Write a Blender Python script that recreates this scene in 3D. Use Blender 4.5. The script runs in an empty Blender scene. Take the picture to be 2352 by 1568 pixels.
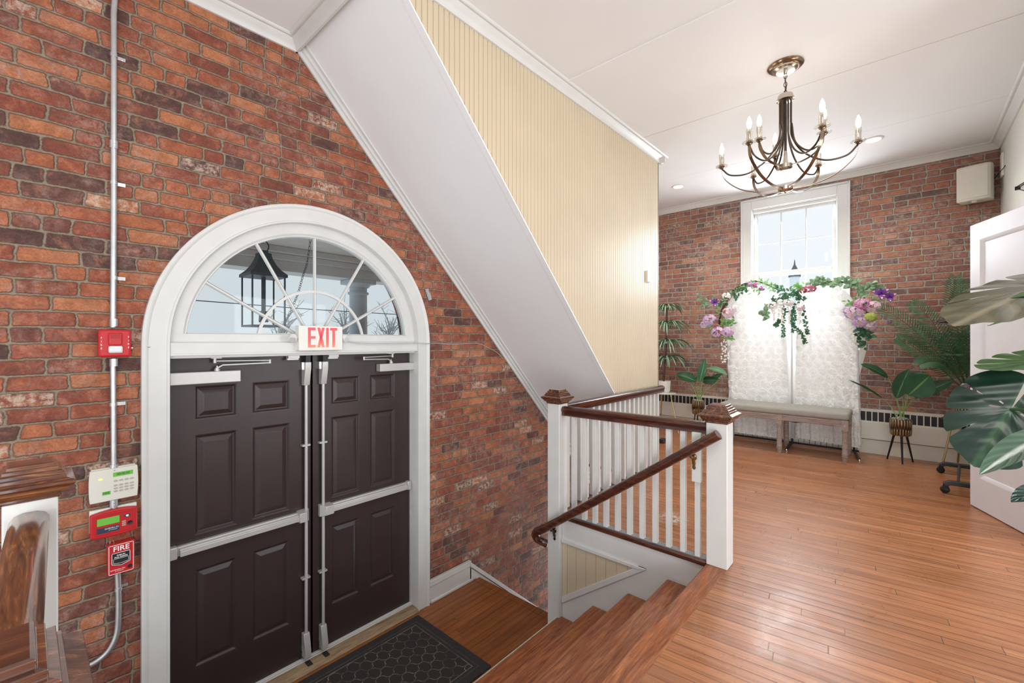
import bpy, math, random
from mathutils import Vector, Matrix
random.seed(7)
PI = math.pi
sc = bpy.context.scene
COL = sc.collection

# ------------------------------------------------------------------ camera, world, lights, exposure
FPX, YAW, V0, CAMH = 1006.0, math.radians(41.9), 782.0, 1.33
ca, sa = math.cos(YAW), math.sin(YAW)
cam = bpy.data.cameras.new('camera'); camo = bpy.data.objects.new('camera', cam); COL.objects.link(camo)
camo.location = (0, 0, CAMH); camo.rotation_euler = (PI / 2, 0, YAW - PI / 2)
cam.sensor_width = 36; cam.lens = 36 * FPX / 2352; cam.shift_y = -(784 - V0) / 2352
cam.clip_start = 0.02; cam.clip_end = 200
sc.camera = camo
sc.view_settings.view_transform = 'Standard'; sc.view_settings.look = 'None'
sc.view_settings.gamma = 1; sc.view_settings.use_curve_mapping = False
sc.view_settings.exposure = 0.10
sc.cycles.max_bounces = 8; sc.cycles.transparent_max_bounces = 24
sc.cycles.sample_clamp_indirect = 6

w = bpy.data.worlds.new('world'); sc.world = w; w.use_nodes = True
wn = w.node_tree; wn.nodes.clear()
wo = wn.nodes.new('ShaderNodeOutputWorld'); bg = wn.nodes.new('ShaderNodeBackground')
tc = wn.nodes.new('ShaderNodeTexCoord'); nz = wn.nodes.new('ShaderNodeTexNoise'); nz.inputs['Scale'].default_value = 1.4
cr = wn.nodes.new('ShaderNodeValToRGB')
cr.color_ramp.elements[0].position = .3; cr.color_ramp.elements[0].color = (.80, .87, .91, 1)
cr.color_ramp.elements[1].position = .7; cr.color_ramp.elements[1].color = (.90, .93, .95, 1)
wn.links.new(tc.outputs['Generated'], nz.inputs['Vector']); wn.links.new(nz.outputs['Fac'], cr.inputs['Fac'])
wn.links.new(cr.outputs['Color'], bg.inputs['Color']); bg.inputs['Strength'].default_value = 1.0
wn.links.new(bg.outputs[0], wo.inputs['Surface'])

def lamp(name, typ, loc, energy, color=(1, 1, 1), size=1.0, size_y=None, target=None, rot=None, spot=None, parent=None):
    l = bpy.data.lights.new(name, typ); l.energy = energy; l.color = color
    if typ == 'AREA':
        l.size = size
        if size_y: l.shape = 'RECTANGLE'; l.size_y = size_y
    elif typ == 'POINT': l.shadow_soft_size = size
    elif typ == 'SPOT': l.shadow_soft_size = size; l.spot_size = spot; l.spot_blend = .8
    o = bpy.data.objects.new(name, l); COL.objects.link(o); o.location = loc
    if target is not None:
        o.rotation_euler = (Vector(target) - Vector(loc)).to_track_quat('-Z', 'Y').to_euler()
    if parent is not None: o.parent = parent
    return o
# added fill lamps out of view, and daylight at the far window
lamp('fill_behind_camera', 'AREA', (-1.3, -1.7, .7), 122, (.98, .99, 1), 2.6, 1.8, target=(1.8, 2.4, 3.4))  # added fill behind the camera, tilted up to lift soffit and ceiling
lamp('fill_right_doorway', 'AREA', (3.4, -2.6, 1.2), 84, (.93, .965, 1), 2.2, 1.8, target=(5.4, 1.8, 1.3))  # unseen lamp added beyond the right doorway to brighten the back room
lamp('fill_overhead', 'AREA', (0.9, -0.4, 3.3), 22, (1, .97, .92), 1.2, 1.2, target=(0.9, 0.0, 0))  # added soft fill under the ceiling, no fixture modelled here
lamp('daylight_window', 'AREA', (6.96, 1.1, 2.3), 80, (.92, .96, 1), 0.95, 1.5, target=(4.0, 1.1, 1.6))
lamp('fill_alcove', 'AREA', (5.55, 3.05, 1.7), 20, (.95, .975, 1), 1.1, 1.7, target=(5.75, 0.6, 2.5))  # lamp added behind the boarded corner to lift the far ceiling, no window here
lamp('fill_stairwell', 'AREA', (5.6, 2.6, -1.9), 22, (.94, .98, 1), 0.9, 1.2, target=(3.0, 2.6, 1.2))  # lamp added low in the stairwell to light the soffit from below

# ------------------------------------------------------------------ survey helpers (camera frame -> a point at a known plane)
def ray(u, v):
    r = (u - 1176) / FPX
    return Vector((ca + r * sa, sa - r * ca, (V0 - v) / FPX))
def at_x(u, v, x): q = ray(u, v); t = x / q.x; return Vector((x, q.y * t, CAMH + q.z * t))
def at_y(u, v, y): q = ray(u, v); t = y / q.y; return Vector((q.x * t, y, CAMH + q.z * t))
def at_z(u, v, z): q = ray(u, v); t = (z - CAMH) / q.z; return Vector((q.x * t, q.y * t, z))
def at_d(u, v, d): q = ray(u, v); return Vector((q.x * d, q.y * d, CAMH + q.z * d))

# ------------------------------------------------------------------ material helpers
class N:
    """tiny node-graph writer"""
    def __init__(s, name):
        s.m = bpy.data.materials.new(name); s.m.use_nodes = True
        s.t = s.m.node_tree; s.t.nodes.clear()
        s.out = s.t.nodes.new('ShaderNodeOutputMaterial')
    def node(s, typ, **kw):
        n = s.t.nodes.new(typ)
        for k, v in kw.items(): setattr(n, k, v)
        return n
    def set(s, sock, v):
        if isinstance(v, bpy.types.NodeSocket): s.t.links.new(v, sock)
        elif v is not None:
            if hasattr(sock.default_value, '__len__') and not hasattr(v, '__len__'): v = [v] * len(sock.default_value)
            if hasattr(sock.default_value, '__len__') and len(sock.default_value) == 4 and len(v) == 3: v = (*v, 1)
            sock.default_value = v
    def m_(s, op, a, b=None, c=None, clamp=False):
        n = s.node('ShaderNodeMath', operation=op, use_clamp=clamp)
        s.set(n.inputs[0], a)
        if b is not None: s.set(n.inputs[1], b)
        if c is not None: s.set(n.inputs[2], c)
        return n.outputs[0]
    def pos(s):
        n = s.node('ShaderNodeTexCoord'); return n.outputs['Object']
    def uv(s):
        n = s.node('ShaderNodeTexCoord'); return n.outputs['UV']
    def sep(s, v):
        n = s.node('ShaderNodeSeparateXYZ'); s.set(n.inputs[0], v); return n.outputs
    def comb(s, x, y, z=0):
        n = s.node('ShaderNodeCombineXYZ'); s.set(n.inputs[0], x); s.set(n.inputs[1], y); s.set(n.inputs[2], z); return n.outputs[0]
    def noise(s, v, scale, detail=3, rough=.5, col=False, dist=0):
        n = s.node('ShaderNodeTexNoise'); s.set(n.inputs['Vector'], v); n.inputs['Scale'].default_value = scale
        n.inputs['Detail'].default_value = detail; n.inputs['Roughness'].default_value = rough; n.inputs['Distortion'].default_value = dist
        return n.outputs['Color' if col else 'Fac']
    def white(s, v):
        n = s.node('ShaderNodeTexWhiteNoise', noise_dimensions='3D'); s.set(n.inputs['Vector'], v); return n.outputs
    def ramp(s, f, stops, interp='LINEAR'):
        n = s.node('ShaderNodeValToRGB'); s.set(n.inputs[0], f); r = n.color_ramp; r.interpolation = interp
        while len(r.elements) < len(stops): r.elements.new(.5)
        for e, (p, c) in zip(r.elements, stops):
            e.position = p; e.color = (*c, 1) if len(c) == 3 else c
        return n.outputs[0]
    def rng(s, v, a, b, c=0., d=1., smooth=False):
        n = s.node('ShaderNodeMapRange', interpolation_type='SMOOTHSTEP' if smooth else 'LINEAR')
        s.set(n.inputs[0], v); s.set(n.inputs[1], a); s.set(n.inputs[2], b); s.set(n.inputs[3], c); s.set(n.inputs[4], d)
        return n.outputs[0]
    def mix(s, f, a, b, typ='MIX'):
        n = s.node('ShaderNodeMix', data_type='RGBA', blend_type=typ)
        s.set(n.inputs[0], f); s.set(n.inputs[6], a); s.set(n.inputs[7], b); return n.outputs[2]
    def bump(s, h, strength=.5, dist=.01):
        n = s.node('ShaderNodeBump'); s.set(n.inputs['Height'], h); n.inputs['Strength'].default_value = strength
        n.inputs['Distance'].default_value = dist; return n.outputs[0]
    def bsdf(s, color, rough=.5, metal=0., normal=None, **kw):
        n = s.node('ShaderNodeBsdfPrincipled')
        s.set(n.inputs['Base Color'], color); s.set(n.inputs['Roughness'], rough); s.set(n.inputs['Metallic'], metal)
        if normal is not None: s.set(n.inputs['Normal'], normal)
        for k, v in kw.items(): s.set(n.inputs[k.replace('_', ' ')], v)
        s.b = n
        s.t.links.new(n.outputs[0], s.out.inputs[0]); return n.outputs[0]
    def done(s, shader=None):
        if shader is not None: s.t.links.new(shader, s.out.inputs[0])
        return s.m

def simple(name, color, rough=.5, metal=0., var=.06, scale=8, bump=0., bscale=60, **kw):
    n = N(name); p = n.pos(); f = n.noise(p, scale, 3)
    a = tuple(c * (1 - var) for c in color); b = tuple(min(1, c * (1 + var)) for c in color)
    col = n.ramp(f, [(.3, a), (.7, b)])
    nr = n.bump(n.noise(p, bscale, 2), bump, .003) if bump else None
    n.bsdf(col, rough, metal, nr, **kw)
    return n.done()

def brick_material(name, axis, L, h, mort, seed, wash=0.0):
    n = N(name); p = n.pos(); s = n.sep(p)
    u0 = s[axis]; v0 = s[2]
    P2 = n.comb(n.m_('ADD', u0, seed), v0, seed)
    a = n.sep(n.noise(P2, 4.5, 2, col=True)); b = n.sep(n.noise(P2, 30, 4, .65, col=True))
    u = n.m_('ADD', u0, n.m_('ADD', n.m_('MULTIPLY', n.m_('SUBTRACT', a[0], .5), .05), n.m_('MULTIPLY', n.m_('SUBTRACT', b[0], .5), .020)))
    v = n.m_('ADD', v0, n.m_('ADD', n.m_('MULTIPLY', n.m_('SUBTRACT', a[1], .5), .012), n.m_('MULTIPLY', n.m_('SUBTRACT', b[1], .5), .014)))
    vr = n.m_('DIVIDE', v, h); row = n.m_('FLOOR', vr); fv = n.m_('SUBTRACT', vr, row)
    rw = n.white(n.comb(row, seed, 3.3))[0]
    off = n.m_('ADD', n.m_('MULTIPLY', n.m_('MODULO', n.m_('ADD', row, 100), 2), .5), n.m_('MULTIPLY', rw, .3))
    ur = n.m_('ADD', n.m_('DIVIDE', u, L), off); c = n.m_('FLOOR', ur); fu = n.m_('SUBTRACT', ur, c)
    rnd = n.white(n.comb(c, row, seed))[0]
    hd = n.m_('GREATER_THAN', rnd, .82)
    k = n.m_('ADD', 1, hd); fk = n.m_('MULTIPLY', fu, k); sub = n.m_('FLOOR', fk); fu2 = n.m_('SUBTRACT', fk, sub)
    du = n.m_('DIVIDE', n.m_('MULTIPLY', n.m_('MINIMUM', fu2, n.m_('SUBTRACT', 1, fu2)), L), k)
    dv = n.m_('MULTIPLY', n.m_('MINIMUM', fv, n.m_('SUBTRACT', 1, fv)), h)
    d = n.m_('SMOOTH_MIN', du, dv, .016)
    d = n.m_('ADD', d, n.m_('MULTIPLY', n.m_('SUBTRACT', n.noise(P2, 75, 4, .75), .5), .011))
    mask = n.rng(d, mort / 2 - .0045, mort / 2 + .003, smooth=True)
    idv = n.comb(n.m_('ADD', n.m_('MULTIPLY', c, 2), sub), row, seed + 5)
    r2 = n.white(idv); rr = r2[0]
    shift = n.node('ShaderNodeVectorMath', operation='SCALE'); n.set(shift.inputs[0], r2[1]); shift.inputs['Scale'].default_value = 9
    add = n.node('ShaderNodeVectorMath', operation='ADD'); n.set(add.inputs[0], P2); n.set(add.inputs[1], shift.outputs[0])
    mot = n.noise(add.outputs[0], 11, 5, .7, dist=.4)
    fine = n.noise(add.outputs[0], 110, 4, .75)
    base = n.ramp(rr, [(0, (.10, .048, .040)), (.07, (.14, .055, .042)), (.15, (.22, .066, .041)), (.36, (.27, .073, .040)), (.6, (.33, .092, .046)), (.82, (.40, .130, .058)), (1, (.47, .18, .080))])
    dark = n.mix(n.rng(mot, .30, .58), n.mix(1, base, (.55, .52, .55), 'MULTIPLY'), base)
    lite = n.mix(n.rng(mot, .54, .72, 0, .6), dark, (.50, .20, .105))
    wn_ = n.noise(P2, 2.4, 4, .7)
    eff = n.m_('MULTIPLY', n.rng(wn_, .44 - wash * .08, .64), n.rng(n.noise(P2, 20, 5, .8), .44, .64))
    lite = n.mix(n.m_('MULTIPLY', eff, .6 + .15 * wash), lite, (.46 + .06 * wash, .34 + .07 * wash, .29 + .08 * wash))
    pale = n.m_('MULTIPLY', n.m_('GREATER_THAN', n.white(n.comb(c, row, seed + 9))[0], .93), n.rng(n.noise(P2, 30, 3, .7), .42, .6))
    lite = n.mix(n.m_('MULTIPLY', pale, .75), lite, (.56, .43, .33))
    lite = n.mix(1, lite, n.ramp(fine, [(.28, (.66, .64, .62)), (.5, (1, 1, 1)), (.74, (1.3, 1.28, 1.24))]), 'MULTIPLY')
    lite = n.mix(.12 * wash, lite, (.52, .40, .36))
    mn = n.noise(P2, 16, 5, .8)
    mc = n.ramp(mn, [(.3, (.20 + .10 * wash, .15 + .12 * wash, .105 + .12 * wash)), (.7, (.33 + .12 * wash, .26 + .16 * wash, .185 + .17 * wash))])
    col = n.mix(mask, mc, lite)
    paint = n.rng(n.noise(P2, 7.5, 5, .85), .735, .75)
    col = n.mix(paint, col, (.72, .68, .62))
    hgt = n.m_('ADD', n.m_('MULTIPLY', mask, .8), n.m_('ADD', n.m_('MULTIPLY', fine, .3), n.m_('MULTIPLY', mot, .5)))
    hgt = n.m_('ADD', hgt, n.m_('MULTIPLY', n.m_('MULTIPLY', rr, mask), .35))
    n.bsdf(col, .80, 0, n.bump(hgt, 1.0, .010))
    return n.done()

def planks(name, width, ang, c0, c1, c2, length=1.6, rough=.3, gap=.0030, seed=0, ybase=False, scuff=0.):
    n = N(name); s = n.sep(n.pos()); cs, sn = math.cos(ang), math.sin(ang)
    al = n.m_('ADD', n.m_('MULTIPLY', s[0], cs), n.m_('MULTIPLY', s[1], sn))
    ac = n.m_('SUBTRACT', n.m_('MULTIPLY', s[1], cs), n.m_('MULTIPLY', s[0], sn))
    ac = n.m_('ADD', ac, seed)
    q = n.m_('DIVIDE', ac, width); i = n.m_('FLOOR', q); fq = n.m_('SUBTRACT', q, i)
    ri = n.white(n.comb(i, seed, 1))[0]
    al2 = n.m_('ADD', al, n.m_('MULTIPLY', ri, 7)); ql = n.m_('DIVIDE', al2, length); j = n.m_('FLOOR', ql); fl = n.m_('SUBTRACT', ql, j)
    r = n.white(n.comb(i, j, 4))[0]
    g = n.noise(n.comb(n.m_('MULTIPLY', al2, .7), n.m_('MULTIPLY', ac, 16), r), 3.2, 5, .6, dist=.15)
    g2 = n.noise(n.comb(n.m_('MULTIPLY', al2, 2.2), n.m_('MULTIPLY', ac, 60), r), 3, 3, .6)
    col = n.ramp(g, [(.3, c0), (.5, c1), (.72, c2)])
    tint = n.ramp(r, [(0, (.86, .82, .80)), (1, (1.10, 1.08, 1.06))])
    col = n.mix(1, col, tint, 'MULTIPLY')
    col = n.mix(1, col, n.ramp(g2, [(.35, (.86, .84, .82)), (.65, (1.06, 1.06, 1.06))]), 'MULTIPLY')
    big = n.noise(n.pos(), .9, 3, .6)
    col = n.mix(1, col, n.ramp(big, [(.35, (.88, .86, .84)), (.65, (1.08, 1.06, 1.04))]), 'MULTIPLY')
    e = n.m_('MULTIPLY', n.m_('MINIMUM', fq, n.m_('SUBTRACT', 1, fq)), width)
    e2 = n.m_('MULTIPLY', n.m_('MINIMUM', fl, n.m_('SUBTRACT', 1, fl)), length)
    gapn = n.rng(n.white(n.comb(i, seed, 9))[0], 0, 1, .35, 1.)
    gm = n.m_('MINIMUM', n.rng(e, gap * .4, gap * 1.2), n.rng(e2, gap * .3, gap))
    gm = n.m_('SUBTRACT', 1, n.m_('MULTIPLY', n.m_('SUBTRACT', 1, gm), gapn))
    col = n.mix(gm, (.05, .022, .012), col)
    if scuff:
        pd = n.node('ShaderNodeVectorMath', operation='DISTANCE'); n.set(pd.inputs[0], n.pos()); pd.inputs[1].default_value = (3.244, 1.295, 0)
        sm = n.m_('MULTIPLY', n.rng(pd.outputs['Value'], .15, .05), n.rng(n.noise(n.pos(), 26, 5, .8, dist=1.), .48, .56))
        col = n.mix(n.m_('MULTIPLY', sm, scuff), col, (.72, .68, .62))
        sk = n.m_('MULTIPLY', n.rng(n.noise(n.pos(), 1.7, 3, .6), .52, .66), n.rng(n.noise(n.pos(), 75, 4, .8), .5, .7))
        col = n.mix(n.m_('MULTIPLY', sk, .35), col, (.60, .44, .34))
    h = n.m_('ADD', n.m_('MULTIPLY', gm, .6), n.m_('ADD', n.m_('MULTIPLY', g2, .12), n.m_('MULTIPLY', n.noise(n.pos(), 7, 2), .5)))
    rg = n.rng(n.noise(n.pos(), 5, 4, .7), .3, .7, rough * .8, rough * 1.35)
    n.bsdf(col, rg, 0, n.bump(h, .25, .004))
    return n.done()

def wood(name, axis, c0, c1, c2, rough=.3, stretch=9, scale=4, ring=True, coat=.3):
    n = N(name); s = n.sep(n.pos())
    comp = [s[0], s[1], s[2]]
    v = [n.m_('MULTIPLY', comp[k], 1.0 if k == axis else stretch) for k in range(3)]
    g = n.noise(n.comb(*v), scale, 6, .7, dist=1.6)
    g2 = n.noise(n.comb(*[n.m_('MULTIPLY', comp[k], 3.0 if k == axis else 40.) for k in range(3)]), 4, 4, .7)
    col = n.ramp(g, [(.32, c0), (.5, c1), (.68, c2)])
    col = n.mix(1, col, n.ramp(g2, [(.35, (.72, .70, .68)), (.65, (1.1, 1.1, 1.1))]), 'MULTIPLY')
    n.bsdf(col, rough, 0, n.bump(g2, .08, .002), Coat_Weight=coat, Coat_Roughness=.12)
    return n.done()

M = {}
M['trim'] = simple('white_trim_paint', (.665, .665, .645), .35, var=.03, bump=.05)
M['trim_cool'] = simple('white_door_paint', (.79, .81, .87), .34, var=.02, bump=.12, bscale=25)
M['ceiling'] = simple('ceiling_paint', (.80, .80, .80), .9, var=.02, scale=1.5, bump=.04, Specular_IOR_Level=.15)
M['soffit'] = simple('soffit_paint', (.86, .88, .89), .6, var=.02, scale=2, bump=.08, bscale=120)
M['cream'] = simple('cream_beadboard_paint', (.62, .52, .372), .38, var=.03, scale=3, bump=.05, bscale=9)
M['groove'] = simple('beadboard_groove', (.42, .33, .19), .6, var=.05)
M['wallpaint'] = simple('off_white_wall_paint', (.66, .65, .59), .6, var=.04, scale=2, bump=.08, bscale=20)
M['brick_a'] = brick_material('red_brick_side', 0, .215, .0775, .0125, 0.0)
M['brick_b'] = brick_material('red_brick_back', 1, .225, .0715, .0165, 31.7, 1.0)
M['floor'] = planks('oak_floor', .062, math.radians(96), (.29, .118, .048), (.43, .180, .078), (.53, .245, .118), rough=.30, scuff=.8)
M['landing'] = planks('landing_boards', .062, 0, (.17, .055, .016), (.27, .095, .026), (.34, .13, .04), rough=.38, seed=3.1)
M['tread'] = wood('stair_tread_wood', 0, (.15, .042, .014), (.33, .100, .034), (.50, .19, .068), .36, 14, 2.2, coat=.15)
M['mahog'] = wood('mahogany_rail', 1, (.030, .008, .005), (.070, .017, .009), (.15, .045, .018), .24, 6, 3, coat=.6)
M['mahog_x'] = wood('mahogany_rail_x', 0, (.022, .006, .004), (.065, .015, .009), (.14, .040, .018), .22, 10, 3)
M['figured'] = wood('figured_rail_wood', 1, (.022, .008, .004), (.16, .052, .014), (.46, .19, .06), .2, 12, 4.0, coat=.8)
M['cap'] = wood('newel_cap_wood', 0, (.03, .009, .005), (.11, .032, .014), (.32, .13, .045), .18, 12, 3, coat=1.)
M['brown'] = simple('dark_brown_door_paint', (.036, .021, .020), .38, var=.08, bump=.06, bscale=200)
M['alu'] = simple('aluminium_painted', (.56, .55, .53), .38, .35, var=.03)
M['chrome'] = simple('chrome', (.75, .75, .76), .15, 1, var=.02)
M['galv'] = simple('galvanised_conduit', (.60, .61, .62), .33, .85, var=.08, scale=20)
M['black'] = simple('black_metal', (.014, .014, .016), .4, .3)
M['gunmetal'] = simple('gunmetal_base', (.05, .052, .058), .42, .3)
M['dkbox'] = simple('dark_recess', (.02, .02, .022), .7)
M['rubber'] = simple('black_rubber', (.02, .02, .02), .5)
M['red'] = simple('fire_red_plastic', (.52, .018, .022), .35, var=.04)
M['white'] = simple('white_plastic', (.80, .79, .74), .4, var=.02)
M['ivory'] = simple('ivory_plastic', (.72, .70, .62), .45, var=.02)
M['whitegraphic'] = simple('white_print', (.85, .85, .83), .5, var=.01)
M['darkprint'] = simple('dark_print', (.012, .012, .014), .5)
M['navy'] = simple('navy_print', (.03, .045, .09), .4)
M['greybtn'] = simple('grey_button', (.45, .42, .38), .5)
M['lensglass'] = simple('strobe_lens', (.75, .76, .78), .08, .2, var=.05)
M['bronze'] = simple('bronze_metal', (.30, .22, .15), .22, .95, var=.1)
M['bronze_dk'] = simple('dark_bronze_metal', (.10, .075, .06), .25, .9, var=.1)
M['nickel'] = simple('satin_nickel', (.62, .57, .49), .18, 1., var=.05)
M['brass'] = simple('antique_brass', (.22, .13, .045), .35, .85, var=.2, scale=40)
M['gold'] = simple('gold_metal', (.52, .38, .18), .3, .9, var=.1)
M['sill'] = wood('worn_oak_sill', 0, (.20, .13, .075), (.34, .235, .14), (.46, .34, .21), .6, 10, 3, coat=0)
M['creamstrip'] = simple('worn_cream_edge', (.60, .53, .40), .6, var=.2, scale=40)
M['greypaint'] = simple('grey_deck_paint', (.24, .24, .25), .6, var=.1)
M['greytape'] = simple('grey_duct_tape', (.42, .44, .46), .4, .3)
M['benchcloth'] = simple('grey_taupe_fabric', (.36, .35, .31), .85, var=.05, scale=30, bump=.2, bscale=400)
M['benchwood'] = wood('washed_mauve_wood', 1, (.27, .20, .18), (.36, .28, .25), (.46, .38, .35), .55, 9, 5, coat=0)
M['gravel'] = simple('grey_gravel_moss', (.30, .28, .24), .9, var=.5, scale=60, bump=1, bscale=90)
M['branch'] = simple('dark_vine_branch', (.06, .035, .022), .8, var=.3, bump=.5)
M['stem'] = simple('pale_green_stem', (.20, .36, .10), .45, var=.1)
M['stemdk'] = simple('dark_green_stem', (.05, .13, .05), .5, var=.1)
M['porch'] = simple('porch_ceiling_boards', (.62, .57, .51), .7, var=.05)
M['porchbeam'] = simple('porch_beam_paint', (.62, .62, .61), .6, var=.05)
M['column'] = simple('blue_grey_column', (.50, .55, .60), .6, var=.08)
M['lantern'] = simple('weathered_lantern_metal', (.035, .045, .055), .5, .4, var=.3, scale=30)
M['twig'] = simple('bare_tree_bark', (.35, .37, .37), .9)
M['steeple'] = simple('steeple_slate', (.10, .12, .13), .8)
M['maroon'] = simple('maroon_hanger_wood', (.045, .010, .012), .18, var=.2)

def emis(name, color, strength, mixcol=None):
    n = N(name); n.bsdf(mixcol or color, .5); n.set(n.b.inputs['Emission Color'], color); n.b.inputs['Emission Strength'].default_value = strength
    return n.done()
M['bulb'] = emis('lit_bulb', (1, .93, .80), 10)
M['can'] = emis('lit_downlight', (1, .97, .92), 9)
M['lcd'] = emis('green_lcd', (.09, .30, .035), .55)
M['led'] = emis('green_led', (.55, 1, .12), 1.2)
# the exit sign letters are back-lit from below: brighter orange towards the lamp at their foot
def exit_mat():
    n = N('exit_letters_backlit'); z = n.sep(n.pos())[2]
    c = n.ramp(n.rng(z, 1.275, 1.42), [(0, (1., .36, .20)), (.3, (.95, .17, .13)), (.55, (.84, .10, .12)), (1, (.78, .085, .11))])
    n.bsdf((.5, .03, .03), .4); n.set(n.b.inputs['Emission Color'], c); n.b.inputs['Emission Strength'].default_value = .75
    return n.done()
M['exit'] = exit_mat()

def glass_mat(name, tint=(.96, .98, .99), gloss=.07):
    n = N(name)
    t = n.node('ShaderNodeBsdfTransparent'); n.set(t.inputs[0], tint)
    g = n.node('ShaderNodeBsdfGlossy'); g.inputs['Roughness'].default_value = .03
    mx = n.node('ShaderNodeMixShader'); mx.inputs[0].default_value = gloss
    n.t.links.new(t.outputs[0], mx.inputs[1]); n.t.links.new(g.outputs[0], mx.inputs[2])
    return n.done(mx.outputs[0])
M['pane'] = glass_mat('fanlight_pane', (.82, .85, .86), .012)
M['pane2'] = glass_mat('window_pane', (.98, .99, 1), .03)
M['clearglass'] = glass_mat('clear_glass_tube', (.93, .91, .88), .22)

def drape_mat():
    n = N('rosette_drape_cloth'); nr = n.bump(n.noise(n.pos(), 140, 3, .7), .35, .003)
    a = n.bsdf((.90, .895, .88), .85, 0, nr)
    tl = n.node('ShaderNodeBsdfTranslucent'); n.set(tl.inputs[0], (.92, .92, .91)); n.set(tl.inputs['Normal'], nr)
    mx = n.node('ShaderNodeMixShader'); mx.inputs[0].default_value = .12
    n.t.links.new(a, mx.inputs[1]); n.t.links.new(tl.outputs[0], mx.inputs[2])
    return n.done(mx.outputs[0])
M['drape'] = drape_mat()
def sheer_mat():
    n = N('plain_white_cloth'); nr = n.bump(n.noise(n.pos(), 12, 2), .3, .01)
    a = n.bsdf((.82, .81, .78), .8, 0, nr); tl = n.node('ShaderNodeBsdfTranslucent'); n.set(tl.inputs[0], (.9, .9, .88))
    mx = n.node('ShaderNodeMixShader'); mx.inputs[0].default_value = .45
    n.t.links.new(a, mx.inputs[1]); n.t.links.new(tl.outputs[0], mx.inputs[2]); return n.done(mx.outputs[0])
M['sheer'] = sheer_mat()

def leaf_mat(name, c0, c1, rib, rough=.35, nveins=26, vb=.35, trans=.12, ribw=.045):
    n = N(name); s = n.sep(n.uv()); u, v = s[0], s[1]
    av = n.m_('ABSOLUTE', n.m_('SUBTRACT', v, .5))
    t = n.m_('SUBTRACT', n.m_('MULTIPLY', u, nveins), n.m_('MULTIPLY', av, nveins * .55))
    sv = n.m_('SINE', n.m_('MULTIPLY', t, 2 * PI))
    col = n.mix(n.rng(sv, -.2, 1, 0, .6), c0, c1)
    col = n.mix(n.rng(av, ribw, ribw * .3), col, rib)
    col = n.mix(1, col, n.ramp(n.noise(n.pos(), 9, 2), [(.3, (.85, .85, .85)), (.7, (1.12, 1.12, 1.12))]), 'MULTIPLY')
    a = n.bsdf(col, rough, 0, n.bump(sv, vb, .003))
    tl = n.node('ShaderNodeBsdfTranslucent'); n.set(tl.inputs[0], c1)
    mx = n.node('ShaderNodeMixShader'); mx.inputs[0].default_value = trans
    n.t.links.new(a, mx.inputs[1]); n.t.links.new(tl.outputs[0], mx.inputs[2]); return n.done(mx.outputs[0])
M['leaf_dk'] = leaf_mat('dark_banana_leaf', (.012, .062, .022), (.020, .10, .035), (.11, .26, .07))
M['leaf_md'] = leaf_mat('green_banana_leaf', (.022, .11, .045), (.040, .18, .075), (.20, .42, .14))
M['leaf_lt'] = leaf_mat('light_banana_leaf', (.10, .26, .13), (.15, .34, .18), (.35, .55, .25))
M['mon'] = leaf_mat('monstera_leaf_top', (.008, .030, .018), (.014, .046, .027), (.03, .085, .04), .24, 7, .6, .06)
M['mon_under'] = leaf_mat('monstera_leaf_underside', (.055, .15, .022), (.075, .20, .03), (.02, .06, .015), .5, 7, .3, .1)
M['mon_bronze'] = leaf_mat('bronze_tinted_monstera_leaf', (.075, .075, .032), (.18, .145, .075), (.26, .22, .13), .26, 7, .6, .05)
M['silverleaf'] = leaf_mat('silver_sheen_leaf', (.05, .10, .06), (.10, .16, .11), (.5, .55, .5), .12, 7, .3, .05, .12)
M['palm'] = leaf_mat('palm_leaflet', (.045, .13, .06), (.095, .22, .10), (.06, .17, .07), .45, 1, .05)
M['striped'] = leaf_mat('striped_dracaena_leaf', (.03, .11, .04), (.06, .16, .06), (.62, .68, .54), .4, 1, .05, ribw=.22)
M['euca'] = leaf_mat('eucalyptus_leaf', (.17, .30, .17), (.26, .40, .24), (.40, .52, .34), .55, 3, .1)
M['ivy'] = leaf_mat('dark_ivy_leaf', (.035, .12, .055), (.06, .18, .08), (.12, .26, .12), .5, 3, .1)
M['fern'] = leaf_mat('light_fern_leaf', (.16, .36, .10), (.25, .46, .16), (.3, .5, .2), .5, 3, .1)
def petal(name, a, b): return simple(name, a, .6, var=.0) if b is None else _petal(name, a, b)
def _petal(name, a, b):
    n = N(name); f = n.noise(n.pos(), 22, 3, .7); n.bsdf(n.ramp(f, [(.35, a), (.65, b)]), .6, Subsurface_Weight=0.0); return n.done()
M['lilac'] = petal('lilac_petal', (.42, .30, .62), (.66, .50, .72))
M['pinkpetal'] = petal('pink_petal', (.62, .30, .50), (.74, .52, .64))
M['magenta'] = petal('magenta_petal', (.42, .08, .30), (.56, .20, .42))
M['crimson'] = petal('crimson_petal', (.36, .03, .07), (.50, .10, .14))
M['purple'] = petal('purple_iris_petal', (.09, .015, .20), (.22, .06, .42))
M['ochre'] = petal('iris_ochre_spot', (.70, .35, .08), (.85, .60, .30))
M['whitepetal'] = petal('white_petal', (.80, .79, .76), (.90, .88, .86))
M['blush'] = petal('blush_petal', (.72, .58, .62), (.82, .70, .72))
M['limepetal'] = petal('lime_petal', (.30, .40, .05), (.48, .55, .14))

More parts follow.
